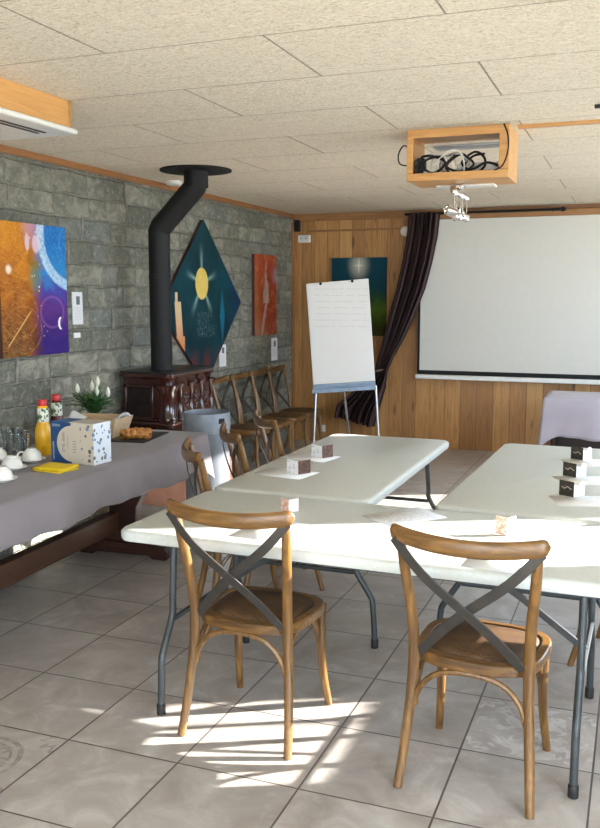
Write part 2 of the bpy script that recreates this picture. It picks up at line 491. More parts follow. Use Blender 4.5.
# ------------------------------------------------------------------ crossback chairs
def make_chair(label, loc, rz, group):
    t = thing('crossback_chair', label, 'chair', loc, rz, group)
    # woven seat on a bentwood ring, rear edge narrower
    def outline(g=0.0):
        pts = []
        for k in range(40):
            a = 2*PI*k/40; c, s = cos(a), sin(a)
            e = .62
            x = math.copysign(abs(c)**e, c); yy = math.copysign(abs(s)**e, s)
            w = .222+.012*yy
            pts.append((x*(w-g), .02+yy*(.205-g)))
        return pts
    mb = MB()
    o0, o1 = outline(0), outline(.035); n = 40
    vs = [(a, b, .425) for a, b in o0]+[(a, b, .463) for a, b in o0]+[(a, b, .466) for a, b in o1]+[(a, b, .425) for a, b in o1]
    fs = [(i+q*n, (i+1) % n+q*n, (i+1) % n+((q+1) % 4)*n, i+((q+1) % 4)*n) for q in range(4) for i in range(n)]
    mb.add(vs, fs)
    obj('seat', mb, M['chair_rail'], t, bevel=.006)
    mb = MB(); vs = []
    for q, zz in ((0, .455), (.25, .470), (.6, .480), (.9, .484)):
        vs += [(a*(1-q), .02+(b-.02)*(1-q), zz) for a, b in outline(.030)]
    fs = [(i+q*n, (i+1) % n+q*n, (i+1) % n+(q+1)*n, i+(q+1)*n) for q in range(3) for i in range(n)]
    fs.append(tuple(3*n+i for i in range(n)))
    mb.add(vs, fs)
    obj('woven_panel', mb, M['rush'], t, thick=.006)
    for s in (-1, 1):
        mb = MB().tube([(s*.222, -.238, 0), (s*.212, -.205, .13), (s*.200, -.178, .29), (s*.193, -.168, .45), (s*.197, -.182, .60), (s*.213, -.222, .77), (s*.222, -.250, .885)],
                       [.0155, .017, .0185, .0195, .0185, .0175, .016], 12)
        obj('rear_leg', mb, M['chair'], t)
    for s in (-1, 1):
        mb = MB().tube([(s*.188, .185, .44), (s*.187, .180, .30), (s*.191, .188, .16), (s*.204, .226, 0)], [.020, .0185, .0165, .0145], 12)
        obj('front_leg', mb, M['chair'], t)
    # crest rail: bowed backwards, knobbed ends
    def rail(u, v):
        x = -.258+.516*u; q = (x/.258)**2
        yb = -.305+.052*q; zc = .882+.020*q
        e_ = max(0, (abs(u-.5)*2-.90)/.10); kk = math.sqrt(max(.02, 1-e_*e_)); h = (.029+.004*(q > .6)*(q-.6))*kk
        a = 2*PI*v
        return (x, yb+.0135*cos(a)*(1+.35*max(0, q-.6))*kk, zc+h*math.copysign(abs(sin(a))**.7, sin(a)))
    mb = MB().grid(lambda u, v: rail(.5-.5*cos(PI*u)*(1-.25*sin(PI*u)**2) if False else .5+math.copysign(abs(2*u-1)**.7, 2*u-1)/2, v), 40, 14)
    mb.f += [tuple(j*41 for j in range(14)), tuple(j*41+40 for j in range(13, -1, -1))]
    obj('crest_rail', mb, M['chair_rail'], t)
    for s in (-1, 1):
        k = .004*s
        mb = MB().tube([(s*.236, -.262+k, .880), (s*.14, -.262+k, .775), (0, -.246+k, .655), (-s*.10, -.205+k, .555), (-s*.172, -.160+k, .470)],
                       [1.05, 1, 1, 1, .9], flat=(.034, .005), up=(0, -.2, 1), smooth=5)
        # section: wide across the strap direction in the plane of the back
        mb = MB(); P = [Vector(p) for p in ((s*.236, -.270+k, .884), (s*.14, -.274+k, .775), (0, -.250+k, .655), (-s*.10, -.208+k, .555), (-s*.175, -.172+k, .462))]
        mb.tube(P, 1.0, flat=(.005, .034), up=(0, 1, .25), smooth=5)
        obj('cross_strap', mb, M['strap'], t, bevel=.001)
    def arch(p, q, name='arch_brace'):
        p, q = Vector(p), Vector(q); d = q-p
        pts = [p, p+d*.06+Vector((0, 0, .07)), p+d*.22+Vector((0, 0, .128)), p+d*.5+Vector((0, 0, .146)), p+d*.78+Vector((0, 0, .128)), p+d*.94+Vector((0, 0, .07)), q]
        obj(name, MB().tube(pts, .0105, 8), M['chair'], t)
    arch((-.190, -.178, .275), (.190, -.178, .275)); arch((-.178, .178, .275), (.178, .178, .275))
    for s in (-1, 1): arch((s*.186, -.168, .275), (s*.178, .172, .275))
    return t

def rush_mat():
    t = Mat('woven_rush')
    x, y, z = t.sep(t.tc())
    w = (x*520).sin()*(y*520).sin()
    n = t.noise(t.tc(), 16, 4)
    c = t.ramp(n*.7+w*.18+.1, (.25, (.035, .016, .007)), (.5, (.105, .052, .019)), (.8, (.18, .098, .040)))
    t.bump(w, .5, .003)
    return t.set(c, .55)
M['rush'] = rush_mat()
R = math.radians
G1 = 'chairs around the folding tables'; G2 = 'row of chairs against the stone wall'
c0 = make_chair('brown crossback chair seen from behind, drawn up to the front table nearest the buffet', (-1.33, 3.02, 0), R(-2), G1)
dup(c0, (-.462, 2.965, 0), R(-3.4), 'brown crossback chair seen from behind, right of its twin at the front table')
dup(c0, (-1.85, 4.02, 0), R(-56), 'crossback chair standing askew beside the corner of the grey buffet cloth')
dup(c0, (-1.92, 4.60, 0), R(-55), 'crossback chair standing askew beside the left table in front of the grey bin')
dup(c0, (-1.97, 5.20, 0), R(-53), 'askew crossback chair at the left table, farthest of the three along that side')
dup(c0, (.05, 4.13, 0), R(75), 'crossback chair of which only a leg shows beneath the right-hand tables', G1)
wl = ['chair against the stone wall next to the burgundy stove, partly behind the bin',
      'second chair from the stove along the stone wall',
      'third chair from the stove along the stone wall',
      'last chair of the row along the stone wall, in the corner']
for i, yy in enumerate((7.36, 7.80, 8.24, 8.68)):
    dup(c0, (-3.36, yy, 0), R(-90), 'crossback ' + wl[i], G2)

# ------------------------------------------------------------------ folding tables
def make_table(label, loc, rz, group, L=1.84, W=.80, top=.745, inset=.13):
    t = thing('folding_table', label, 'table', loc, rz, group)
    mb = MB()
    prof = [(0, 0), (.004, .010), (.004, .034), (-.004, .044), (-.014, .047)]   # offset, height
    vs = []; N = len(rrect(1, 1, .1, 6))
    for off, hh in prof: vs += [(a, b, top-.047+hh) for a, b in rrect(L/2+off-.004, W/2+off-.004, .055, 6)]
    m = len(prof)
    fs = [(q*N+i, q*N+(i+1) % N, (q+1)*N+(i+1) % N, (q+1)*N+i) for q in range(m-1) for i in range(N)]
    fs += [tuple(range(N-1, -1, -1)), tuple((m-1)*N+i for i in range(N))]
    mb.add(vs, fs)
    obj('tabletop', mb, M['table'], t, angle=50)
    mb = MB()
    for s in (-1, 1): mb.box((0, s*(W/2-.09), top-.062), (L-.28, .022, .03))
    obj('rail_frame', mb, M['leg_metal'], t, bevel=.003)
    for e in (-1, 1):
        x = e*(L/2-inset)
        for s in (-1, 1):
            y1, y0 = s*(W/2-.11), s*(W/2-.002)
            mb = MB().tube([(x, y1-s*.02, top-.05), (x, y1, .45), (x, y1+s*.005, .38), (x, y0-s*.03, .26), (x, y0-s*.012, .21), (x, y0, .02)], .0145, 10, smooth=3)
            lg = obj('leg', mb, M['leg_metal'], t)
            obj('foot_cap', MB().lathe([(.017, 0), (.018, .005), (.018, .042), (.0155, .045)], 12, (x, y0, 0)), M['rubber'], lg)
        mb = MB().tube([(x, -(W/2-.11), .36), (x, (W/2-.11), .36)], .011, 8, smooth=0)
        obj('crossbar', mb, M['leg_metal'], t)
        mb = MB().tube([(x, 0, .36), (x-e*.24, 0, .53), (x-e*.50, 0, top-.055)], 1, flat=(.024, .012), smooth=0)
        obj('brace', mb, M['leg_metal'], t)
    return t
G3 = 'white folding tables set in a U'
t0 = make_table('long pale folding table set crosswise in front, two chairs drawn up to it', (-.92, 3.30, 0), R(-.8), G3, L=1.965, inset=.19)
t1 = make_table('pale folding table lengthwise on the left, ending near the flip chart', (-1.505, 4.66, 0), R(90), G3)
dup(t1, (-.39, 4.67, 0), R(88.4), 'pale folding table lengthwise on the right, with three place cards')

# sheets and place cards on the tables
def text_paper(name, col=(.80, .80, .82), lines=True, x_axis=True):
    t = Mat(name)
    x, y, z = t.sep(t.tc('Generated'))
    v = t.comb((x*38).floor(), (y*26).floor(), 0.0)
    w = t.white(v)
    row = ((y*26).fract()-.5).abs().lt(.24)
    inside = (x-.5).abs().lt(.38)*(y-.5).abs().lt(.40)
    ink = row*inside*w.gt(.25)
    c = t.mix(ink*.5, col, (.25, .25, .27))
    return t.set(c, .65)
M['text_paper'] = text_paper('printed_sheet')
def sheet(label, x, y, rz, mat=None, w=.21, d=.297, z=.7455, group='sheets of paper on the tables'):
    mb = MB().grid(lambda u, v: ((u-.5)*w, (v-.5)*d, 0), 2, 2)
    o = obj('paper_sheet', mb, mat or M['paper'], None, thick=.0004, loc=(x, y, z-.0002), rot=(0, 0, rz), offset=1)
    return tag(o, label, 'paper', group)

def card_mats():
    t = Mat('dark_card_print'); x, y, z = t.sep(t.tc('Generated'))
    n = t.noise(t.tc(), 60, 3)
    c = t.ramp(n, (.35, (.012, .014, .010)), (.62, (.05, .035, .022)), (.78, (.22, .16, .10)))
    stroke = ((z-.55-(x*14).sin()*.06).abs().lt(.035))*(x-.5).abs().lt(.33)
    c = t.mix(stroke*.8, c, (.6, .55, .48)); a = t.set(c, .4)
    t = Mat('white_card_print'); x, y, z = t.sep(t.tc('Generated'))
    n = t.noise(t.tc(), 90, 2)
    c = t.mix(n.ss(.58, .64), (.80, .80, .82), (.45, .45, .48)); b = t.set(c, .4)
    t = Mat('brown_card_print'); x, y, z = t.sep(t.tc('Generated'))
    n = t.noise(t.tc(), 50, 3)
    c = t.ramp(n, (.35, (.04, .015, .010)), (.6, (.14, .055, .030)), (.75, (.45, .35, .28))); d = t.set(c, .4)
    t = Mat('orange_card_print'); x, y, z = t.sep(t.tc('Generated'))
    n = t.noise(t.tc(), 55, 2)
    c = t.ramp(n, (.4, (.75, .62, .55)), (.55, (.62, .25, .13)), (.7, (.85, .8, .75))); e = t.set(c, .5)
    return a, b, d, e
M['cardA'], M['cardB'], M['cardC'], M['cardD'] = card_mats()
def place_card(label, x, y, rz, mats, w=.075, h=.07, z=.7470, spread=50, ball=True):
    """small folded card standing on edge, spine towards the photographer"""
    t = thing('place_card', label, 'card', (x, y, z), rz, 'folded place cards')
    a = R(90-spread)
    for s, m, nm in ((-1, mats[0], 'left_panel'), (1, mats[1], 'right_panel')):
        d = (s*cos(a), sin(a))
        if s == 1 and ball:
            out = [(0, 0), (w, 0), (w, h*.68)]+[(w*.72+.020*cos(g), h*.74+.020*sin(g)) for g in [k*PI/6 for k in range(0, 7)]]+[(w*.45, h*.72), (0, h*.85)]
        else: out = [(0, 0), (w, 0), (w, h*1.04), (0, h)]
        nrm = (-d[1], d[0]); vs = []
        for th in (-.0008, .0008): vs += [(p*d[0]+nrm[0]*th, p*d[1]+nrm[1]*th, q) for p, q in out]
        n = len(out)
        fs = [tuple(range(n)), tuple(range(2*n-1, n-1, -1))]+[(i, (i+1) % n, (i+1) % n+n, i+n) for i in range(n)]
        obj(nm, MB().add(vs, fs), m, t, smooth=False)
    return t
for i, (x, y) in enumerate(((-.245, 4.14), (-.265, 4.61), (-.262, 5.12))):
    w = ('nearest of the three on the right-hand table', 'middle of the three on the right-hand table', 'farthest of the three on the right-hand table')[i]
    sheet('blank white sheet lying under the place card ' + w, x+.06, y-.05, R(-72 + i*4))
    place_card('dark and white folded place card, ' + w, x, y, R(14), (M['cardA'], M['cardB']))
for i, (x, y) in enumerate(((-1.615, 4.19), (-1.655, 4.67))):
    w = ('nearer of the two on the left-hand table', 'farther of the two on the left-hand table')[i]
    sheet('white sheet lying under the brown place card ' + w, x-.08, y+.0, R(80))
    place_card('brown and white folded place card, ' + w, x, y-.02, R(18), (M['cardB'], M['cardC']), w=.08, ball=False)
sheet('printed sheet with grey text lying on the front table between the two chairs', -.885, 3.52, R(-40), M['text_paper'])
sheet('white sheet on the front table behind the right chair back', -.42, 3.055, R(-4))
place_card('small reddish place card on the front table behind the right chair back', -.44, 3.36, R(15), (M['cardD'], M['cardD']), w=.05, h=.07, ball=False)
sheet('white sheet on the front table behind the left chair back', -1.33, 3.12, R(-4))
place_card('pale tan place card on the front table just above the left chair rail', -1.36, 3.40, R(15), (M['cardD'], M['paper']), w=.05, h=.055, ball=False)

# ------------------------------------------------------------------ buffet: trestle table under a cloth
BO = Vector((-3.001, 3.871, 0)); BR = R(3.0)
BM = Matrix.Translation(BO) @ Matrix.Rotation(BR, 4, 'Z')
t = thing('trestle_table', 'dark wooden trestle table along the stone wall under the grey cloth', 'table', BO, BR)
obj('tabletop', MB().box((0, 0, .73), (.78, 2.58, .05)), M['dark_wood_y'], t, bevel=.004)
prof = [(.30, .70), (.27, .62), (.22, .52), (.15, .42), (.10, .33), (.10, .24), (.15, .17), (.24, .11), (.26, .09)]
for yy in (.90, -1.14):
    pts = prof+[(-a, b) for a, b in reversed(prof)]
    lg = obj('trestle_leg', MB().prism(pts, .075, 'y', yy), M['dark_wood'], t, bevel=.006)
    ft = [(.24, .10), (.30, .095), (.335, .06), (.335, .028), (.31, .0), (.22, 0), (.19, .02)]
    obj('foot', MB().prism(ft+[(-a, b) for a, b in reversed(ft)], .12, 'y', yy), M['dark_wood'], lg, bevel=.010)
obj('stretcher', MB().box((-.06, -.12, .225), (.07, 2.1, .13)), M['dark_wood_y'], t, bevel=.006)

def drape(name, label, loc, rz, hx, hy, top, drop, mat, cat='tablecloth', seed=1, N=340, rows=14, folds=26):
    """cloth with a flat top and hanging sides; drop(x,y)->length, corners fall in points"""
    rnd = random.Random(seed); ph = [rnd.uniform(0, 6.28) for _ in range(6)]
    base = []
    r = .022
    per = rrect(hx, hy, r, 6)
    dense = []
    for i in range(len(per)):
        a, b = Vector(per[i]), Vector(per[(i+1) % len(per)])
        k = max(1, int((b-a).length/.018))
        for j in range(k): dense.append(a+(b-a)*j/k)
    n = len(dense); vs = []; fs = []
    for q in (0.0, .5, .93): vs += [(p.x*q if q else p.x*.02, p.y*q if q else p.y*.02, top) for p in dense]
    vs += [(p.x, p.y, top-.001) for p in dense]
    s = 0
    for j in range(1, rows+1):
        tt = j/rows
        for i, p in enumerate(dense):
            nx = dense[(i+1) % n]-dense[i-1]; nrm = Vector((nx.y, -nx.x)).normalized()
            cd = min((hx-abs(p.x))+(hy-abs(p.y)), .35)          # distance to a corner
            ck = max(0, 1-cd/.16)
            cn = Vector((math.copysign(1, p.x), math.copysign(1, p.y))).normalized()
            sl = p.x*1.0+p.y*1.0 if abs(abs(p.x)-hx) < .03 else p.x-p.y
            f = sin(sl*11+ph[0])*.5+sin(sl*23+ph[1])*.3+sin(sl*5+ph[2])*.6
            off = .012*min(1, tt*4)+tt*(.022+.021*f)*(1-ck*.6)
            v2 = p+nrm*off*(1-ck)+cn*(tt*.055*ck+.01*ck)
            d = drop(p.x, p.y)*(1+.04*f)*(1+.42*ck**1.5)
            vs.append((v2.x, v2.y, top-.001-d*tt+.006*(1-min(1, tt*6))))
    R_ = 4+rows
    fs = [(q*n+i, q*n+(i+1) % n, (q+1)*n+(i+1) % n, (q+1)*n+i) for q in range(R_-1) for i in range(n)]
    fs.append(tuple(range(n)))
    o = obj(name, MB().add(vs, fs), mat, None, thick=.003, loc=loc, rot=(0, 0, rz), angle=80, offset=1)
    return tag(o, label, cat)
drape('tablecloth', 'grey linen cloth hanging over the long buffet table', BO, BR, .40, 1.30, .762,
      lambda x, y: .205+.03*(y/1.3), M['grey_cloth'], seed=3)
ZT = .765
def at(x, y, z=ZT): return (x, y, z)

# cups upside-down on saucers
def saucer_mb(): return MB().lathe([(.001, .004), (.03, .002), (.034, 0), (.038, .004), (.074, .016), (.075, .019), (.072, .019), (.036, .009), (.001, .008)], 28, cap=False)
def cup_mb(): # upside-down
    return MB().lathe([(.052, 0), (.0545, .004), (.053, .020), (.047, .040), (.036, .054), (.026, .060), (.026, .066), (.020, .066), (.001, .063)], 28, cap=False)
wh = [(-3.07, 3.89, 'beside the drinking glasses, nearest the blue box'), (-3.02, 3.665, 'second from the blue box'),
      (-2.875, 3.41, 'closest to the front edge of the grey cloth'), (-3.25, 3.83, 'behind the others, at the left edge of the photo')]
s0 = obj('saucer', saucer_mb(), M['cup'], None, loc=at(*wh[0][:2])); tag(s0, 'white saucer under the upturned cup ' + wh[0][2], 'saucer', 'saucers on the buffet')
c_ = thing('coffee_cup', 'upturned white coffee cup ' + wh[0][2], 'cup', at(wh[0][0], wh[0][1], ZT+.010), R(200), 'upturned cups on the buffet')
obj('cup_body', cup_mb(), M['cup'], c_)
obj('handle', MB().tube([(.049, 0, .016), (.072, 0, .014), (.078, 0, .028), (.066, 0, .043), (.044, 0, .044)], .005, 8), M['cup'], c_)
for i, (x, y, w) in enumerate(wh[1:]):
    o = s0.copy(); COL.objects.link(o); o.location = at(x, y); o['label'] = 'white saucer under the upturned cup ' + w
    dup(c_, at(x, y, ZT+.010), R(150+70*i), 'upturned white coffee cup ' + w)
# drinking glasses
g0 = None
gl = [(-3.25, 4.05, 'right of the others, next to the juice bottle'), (-3.34, 4.14, 'second from the juice bottle, at the back'), (-3.33, 4.00, 'third from the juice bottle, at the front'),
      (-3.42, 4.10, 'fourth from the juice bottle'), (-3.41, 3.96, 'near the left edge of the photo, behind an upturned cup'), (-3.46, 4.22, 'rearmost, close to the stone wall')]
for x, y, w in gl:
    if g0 is None:
        g0 = obj('drinking_glass', MB().lathe([(.001, 0), (.030, 0), (.031, .004), (.038, .12), (.0365, .12), (.029, .012), (.001, .010)], 24, cap=False), M['glass'], None, loc=at(x, y)); o = g0
    else:
        o = g0.copy(); COL.objects.link(o); o.location = at(x, y)
    tag(o, 'clear drinking glass ' + w, 'glass', 'drinking glasses on the buffet')
# juice bottles
def label_mat():
    t = Mat('green_white_juice_label'); x, y, z = t.sep(t.tc('Generated'))
    n = t.noise(t.tc(), 45, 2)
    c = t.mix(n.ss(.5, .56), (.72, .72, .64), (.07, .14, .03))
    return t.set(c, .5)
M['jlabel'] = label_mat()
def bottle(label, x, y, mat):
    b = thing('juice_bottle', label, 'bottle', at(x, y), 0, 'juice bottles on the buffet')
    obj('bottle_body', MB().lathe([(.001, 0), (.042, 0), (.048, .008), (.049, .12), (.046, .15), (.033, .185), (.031, .20), (.031, .265), (.026, .278), (.020, .285), (.020, .30)], 24), mat, b)
    obj('label', MB().lathe([(.0322, .188), (.0328, .195), (.0328, .262), (.0312, .268)], 24, cap=False), M['jlabel'], b, thick=.0006)
    obj('cap', MB().lathe([(.0235, .281), (.0245, .284), (.0245, .314), (.022, .317)], 20), M['red_cap'], b)
bottle('red-capped juice bottle with orange juice, left of the blue box', -3.155, 4.11, M['juice'])
bottle('red-capped bottle behind the blue box, right of the orange juice bottle', -3.245, 4.36, M['dark_juice'])
# printed box
def box_mat():
    t = Mat('blue_and_beige_printed_card'); x, y, z = t.sep(t.tc())
    # front: beige disc and beige right part over blue
    disc = ((x+.005)*(x+.005)+(z-.108)*(z-.108)).sqrt().lt(.098)
    beige = disc.max(x.gt(-.005))
    front = y.lt(-.0735)
    side = x.gt(.1435)
    n = t.voro(t.tc(), 27, 'F1', 0); n2 = t.noise(t.tc(), 60, 2)
    blob = (n + n2*.25).lt(.42)*(z-.115).abs().lt(.10)
    tint = t.voro(t.tc(), 27, 'F1', 1)
    bc = t.mix(t.sep(tint)[0].gt(.5), (.06, .05, .05), (.12, .20, .36))
    c = t.mix(beige, (.012, .060, .175), (.56, .50, .41))
    c = t.mix(blob*beige*x.gt(.055)*.9, c, bc)
    # column of lettering strokes on the disc and small text on the blue
    lx = (x+.058).abs().lt(.010)*(z-.115).abs().lt(.058)*((z*95).fract()-.5).abs().lt(.30)*n2.gt(.42)
    lx2 = (x+.030).abs().lt(.004)*(z-.115).abs().lt(.035)*((z*160).fract()-.5).abs().lt(.25)
    lx3 = (x-.015).abs().lt(.012)*(z-.095).abs().lt(.035)*((z*70).fract()-.5).abs().lt(.16)
    c = t.mix(lx.max(lx2).max(lx3)*.7, c, (.12, .13, .14))
    bl = ((z-.205).abs().lt(.007)*(x+.105).abs().lt(.025)*((x*190).fract()-.5).abs().lt(.3)).max((x+.128).abs().lt(.005)*(z-.065).abs().lt(.05)*((z*150).fract()-.5).abs().lt(.3))
    c = t.mix(bl*front*.6, c, (.6, .68, .75))
    sc = t.mix(blob*.9, (.66, .70, .76), bc)
    c = t.mix(side, c, sc)
    c = t.mix(z.gt(.2225)*(1-side), c, t.mix(x.gt(-.03), (.02, .11, .30), (.60, .55, .47)))
    return t.set(c, .45)
b = obj('printed_carton', MB().box((0, 0, .112), (.29, .15, .224)), box_mat(), None, smooth=False, bevel=.002, loc=at(-2.825, 4.00), rot=(0, 0, R(-4)))
tag(b, 'blue and beige printed cardboard box with a round label on the grey cloth', 'box')
# yellow napkins
for i in range(5):
    mb = MB().grid(lambda u, v: ((u-.5)*.185, (v-.5)*.145, .002*sin(u*7+i)*sin(v*5)), 10, 8)
    o = obj('paper_napkin', mb, M['yellow'], None, thick=.0045, loc=at(-2.81+.003*i, 3.745-.002*i, ZT+.001+.0058*i), rot=(0, 0, R(-6+2*i)), offset=1)
    tag(o, 'yellow folded napkin ' + ('at the bottom of the small pile', 'second from the bottom of the small pile', 'in the middle of the small pile', 'second from the top of the small pile', 'on top of the small pile by the cups')[i], 'napkin', 'pile of yellow napkins')
# basket with pastries
BX, BY = -3.245, 4.80
t = thing('bread_basket', 'pale wooden tray basket of pastries behind the printed box', 'basket', at(BX, BY, ZT+.008), R(6))
mb = MB(); ho, hi, h = (.14, .10), (.175, .125), .12
vs = [(a*ho[0], b*ho[1], 0) for a, b in ((-1, -1), (1, -1), (1, 1), (-1, 1))]+[(a*hi[0], b*hi[1], h) for a, b in ((-1, -1), (1, -1), (1, 1), (-1, 1))]
mb.add(vs, [(0, 3, 2, 1), (0, 1, 5, 4), (1, 2, 6, 5), (2, 3, 7, 6), (3, 0, 4, 7)])
obj('tray', mb, M['basket'], t, smooth=False, thick=.008, offset=1)
for s in (-1, 1):
    mb = MB().grid(lambda u, v: (s*(.10+.075*u)+s*.02*v, (v-.5)*.16, .10+.055*u-.05*(2*v-1)**2*u+.004*sin(9*v)), 6, 10)
    obj('paper_liner', mb, M['paper'], t, thick=.001)
obj('lining_pad', MB().box((0, 0, .022), (.24, .16, .044)), M['paper'], t, bevel=.01)
def croissant_mb(L=.12, r=.030):
    pts, rs = [], []
    for k in range(13):
        u = k/12*2-1
        pts.append((u*L/2, .03*(u*u)-.01, r*.9)); rs.append(max(.006, r*(1-abs(u)**1.7*.75)*(1+.10*(k % 2))))
    return MB().tube(pts, rs, 12, smooth=2)
p0 = None
for i, (dx, dy, dz, a) in enumerate(((-.085, -.02, .098, 80), (-.01, -.01, .098, 95), (.07, -.02, .098, 75))):
    if p0 is None: p0 = obj('bun', croissant_mb(.13, .034), M['crust'], None); o = p0
    else: o = p0.copy(); COL.objects.link(o)
    o.location = at(BX+dx, BY+dy, ZT+dz-.055); o.rotation_euler = (0, 0, R(a))
    tag(o, ('golden bun at the left end of the bread basket', 'golden bun in the middle of the bread basket', 'golden bun at the right end of the bread basket')[i], 'pastry', 'buns in the basket')
# slate and plaited pastry
o = obj('slate_board', MB().box((0, 0, .004), (.25, .42, .008)), M['slate'], None, smooth=False, bevel=.002, loc=at(-2.975, 4.84), rot=(0, 0, R(9)))
tag(o, 'flat black slate serving board near the far corner of the buffet', 'board')
mb = MB()
for k in range(9):
    u = k/8*2-1
    mb.lathe([(.002, -.034), (.026, -.023), (.038-.012*abs(u), 0), (.027, .025), (.002, .034)], 12, (0, 0, 0), Matrix.Translation((u*.074, .007*(-1)**k, .036-.006*abs(u))) @ Matrix.Rotation(R(35*(-1)**k), 4, 'X'))
o = obj('plaited_pastry', mb, M['crust'], None, loc=at(-2.93, 4.735, ZT+.008), rot=(0, 0, R(35))); tag(o, 'golden brown plaited pastry on the black slate board', 'pastry')
# flowering plant
PX, PY = -3.41, 4.99
t = thing('potted_lily', 'white flowering plant with dark green leaves in a glass pot by the stone wall', 'plant', at(PX, PY))
pot = obj('pot', MB().lathe([(.001, 0), (.040, 0), (.045, .01), (.055, .09), (.052, .09), (.042, .012), (.001, .010)], 24, cap=False), M['glass'], t)
obj('soil', MB().lathe([(.001, .012), (.040, .012), (.048, .07), (.001, .072)], 20, cap=False), M['soil'], t)
rl = random.Random(11)
def blade(L, w, az, bend, z0):
    def fn(u, v):
        a = v*bend; rr = L*(sin(a)/bend if bend else v); zz = L*((1-cos(a))/bend)
        up = L*v*cos(bend*v*.62); out = L*v*sin(bend*v*.62)+.012
        ww = w*sin(PI*min(1, v*.93+.07))**.8*(u-.5)
        return (out*cos(az)-ww*sin(az), out*sin(az)+ww*cos(az), z0+up+.25*abs(u-.5)*w)
    return MB().grid(fn, 4, 9)
for i in range(54):
    mb = blade(rl.uniform(.14, .23), rl.uniform(.040, .060), rl.uniform(0, 6.28), rl.uniform(.35, 1.8), .07+rl.uniform(-.01, .03))
    obj('leaf', mb, M['leaf'], t, thick=.0008)
for i, (dx, dy, hh) in enumerate(((-.10, -.04, .28), (-.012, .0, .30), (.028, .01, .33), (.04, -.02, .27), (.10, .02, .26))):
    st = obj('flower_stem', MB().tube([(0, 0, .07), (dx*.4, dy*.4, hh*.6), (dx, dy, hh-.03)], .003, 6), M['leaf'], t)
    mb = MB().lathe([(.002, -.032), (.012, -.018), (.016, 0), (.012, .018), (.002, .040)], 10, (dx, dy, hh))
    obj('flower', mb, M['petal'], t)

# ------------------------------------------------------------------ stove, flue, bin
t = thing('hearth', 'pink terracotta hearth block on a pale stone slab beneath the stove', 'hearth', (-3.42, 6.11, 0))
obj('slab', MB().box((0, 0, .045), (.66, .88, .09)), M['slab'], t, bevel=.006)
obj('block', MB().box((0, 0, .22), (.62, .84, .26)), M['terracotta'], t, bevel=.006)
SX0, SX1, SY0, SY1, SZ0, SZ1 = -3.685, -3.25, 5.75, 6.46, .36, 1.09
t = thing('wood_stove', 'burgundy glazed heating stove standing by the stone wall', 'stove', ((SX0+SX1)/2, (SY0+SY1)/2, .35))
def st(mb, name, mat, parent=t, **k):
    for i, v in enumerate(mb.v): mb.v[i] = (v[0]-(SX0+SX1)/2, v[1]-(SY0+SY1)/2, v[2]-.35)
    return obj(name, mb, mat, parent, **k)
cxs, cys = (SX0+SX1)/2, (SY0+SY1)/2
body = st(MB().prism(rrect((SX1-SX0)/2-.015, (SY1-SY0)/2-.015, .04), SZ1-SZ0-.05, 'z', (SZ0+SZ1)/2, Matrix.Translation((cxs, cys, 0))), 'body', M['stove'], bevel=.004)
def ringstack(z0, prof):
    mb = MB(); vs = []; N = None
    for off, zz in prof:
        p = rrect((SX1-SX0)/2+off, (SY1-SY0)/2+off, .05, 5); N = len(p)
        vs += [(cxs+a, cys+b, z0+zz) for a, b in p]
    m = len(prof)
    fs = [(q*N+i, q*N+(i+1) % N, (q+1)*N+(i+1) % N, (q+1)*N+i) for q in range(m-1) for i in range(N)]+[tuple(range(N-1, -1, -1)), tuple((m-1)*N+i for i in range(N))]
    return mb.add(vs, fs)
st(ringstack(1.0, [(-.012, 0), (-.010, .03), (.006, .055), (.018, .065), (.018, .082), (.010, .088)]), 'cornice', M['stove'], angle=60)
st(ringstack(1.086, [(.012, 0), (.014, .006), (.012, .014), (-.01, .016)]), 'top_plate', M['cast'])
st(ringstack(.690, [(-.014, 0), (.008, .008), (.012, .018), (.008, .028), (-.014, .036)]), 'middle_moulding', M['stove'], angle=60)
st(ringstack(.35, [(.012, 0), (.016, .02), (.012, .06), (-.004, .08), (-.014, .085)]), 'plinth', M['stove'], angle=60)
# corner column and front columns, side panel frame, decorated front tiles
def col(y, x=SX1-.012, r=.022):
    return MB().lathe([(r*1.5, .72), (r*1.6, .735), (r, .75), (r*.95, .86), (r, .97), (r*1.6, .985), (r*1.9, 1.0), (r*1.3, 1.01)], 14, (x, y, 0))
for y in (SY0+.16, SY0+.335, SY0+.51, SY1-.03): st(col(y), 'column', M['stove'], angle=60)
st(MB().lathe([(.075, .72), (.080, .74), (.066, .76), (.062, .86), (.068, .95), (.090, .985), (.092, 1.0), (.07, 1.01)], 22, (SX1-.068, SY0+.068, 0)), 'corner_column', M['stove'], angle=60)
for a, b_, z0, z1 in ((SX0+.03, SX1-.15, .735, 1.0), (SX0+.03, SX1-.15, .45, .68)):
    mb = MB(); w = .022
    mb.box(((a+b_)/2, SY0+.010, z1-w/2), (b_-a, .03, w)); mb.box(((a+b_)/2, SY0+.010, z0+w/2), (b_-a, .03, w))
    mb.box((a+w/2, SY0+.010, (z0+z1)/2), (w, .03, z1-z0)); mb.box((b_-w/2, SY0+.010, (z0+z1)/2), (w, .03, z1-z0))
    fr = st(mb, 'side_panel_frame', M['stove'], bevel=.005)
    st(MB().box(((a+b_)/2, SY0+.012, (z0+z1)/2), (b_-a-.05, .012, z1-z0-.05)), 'side_panel', M['stove_dark'], bevel=.003)
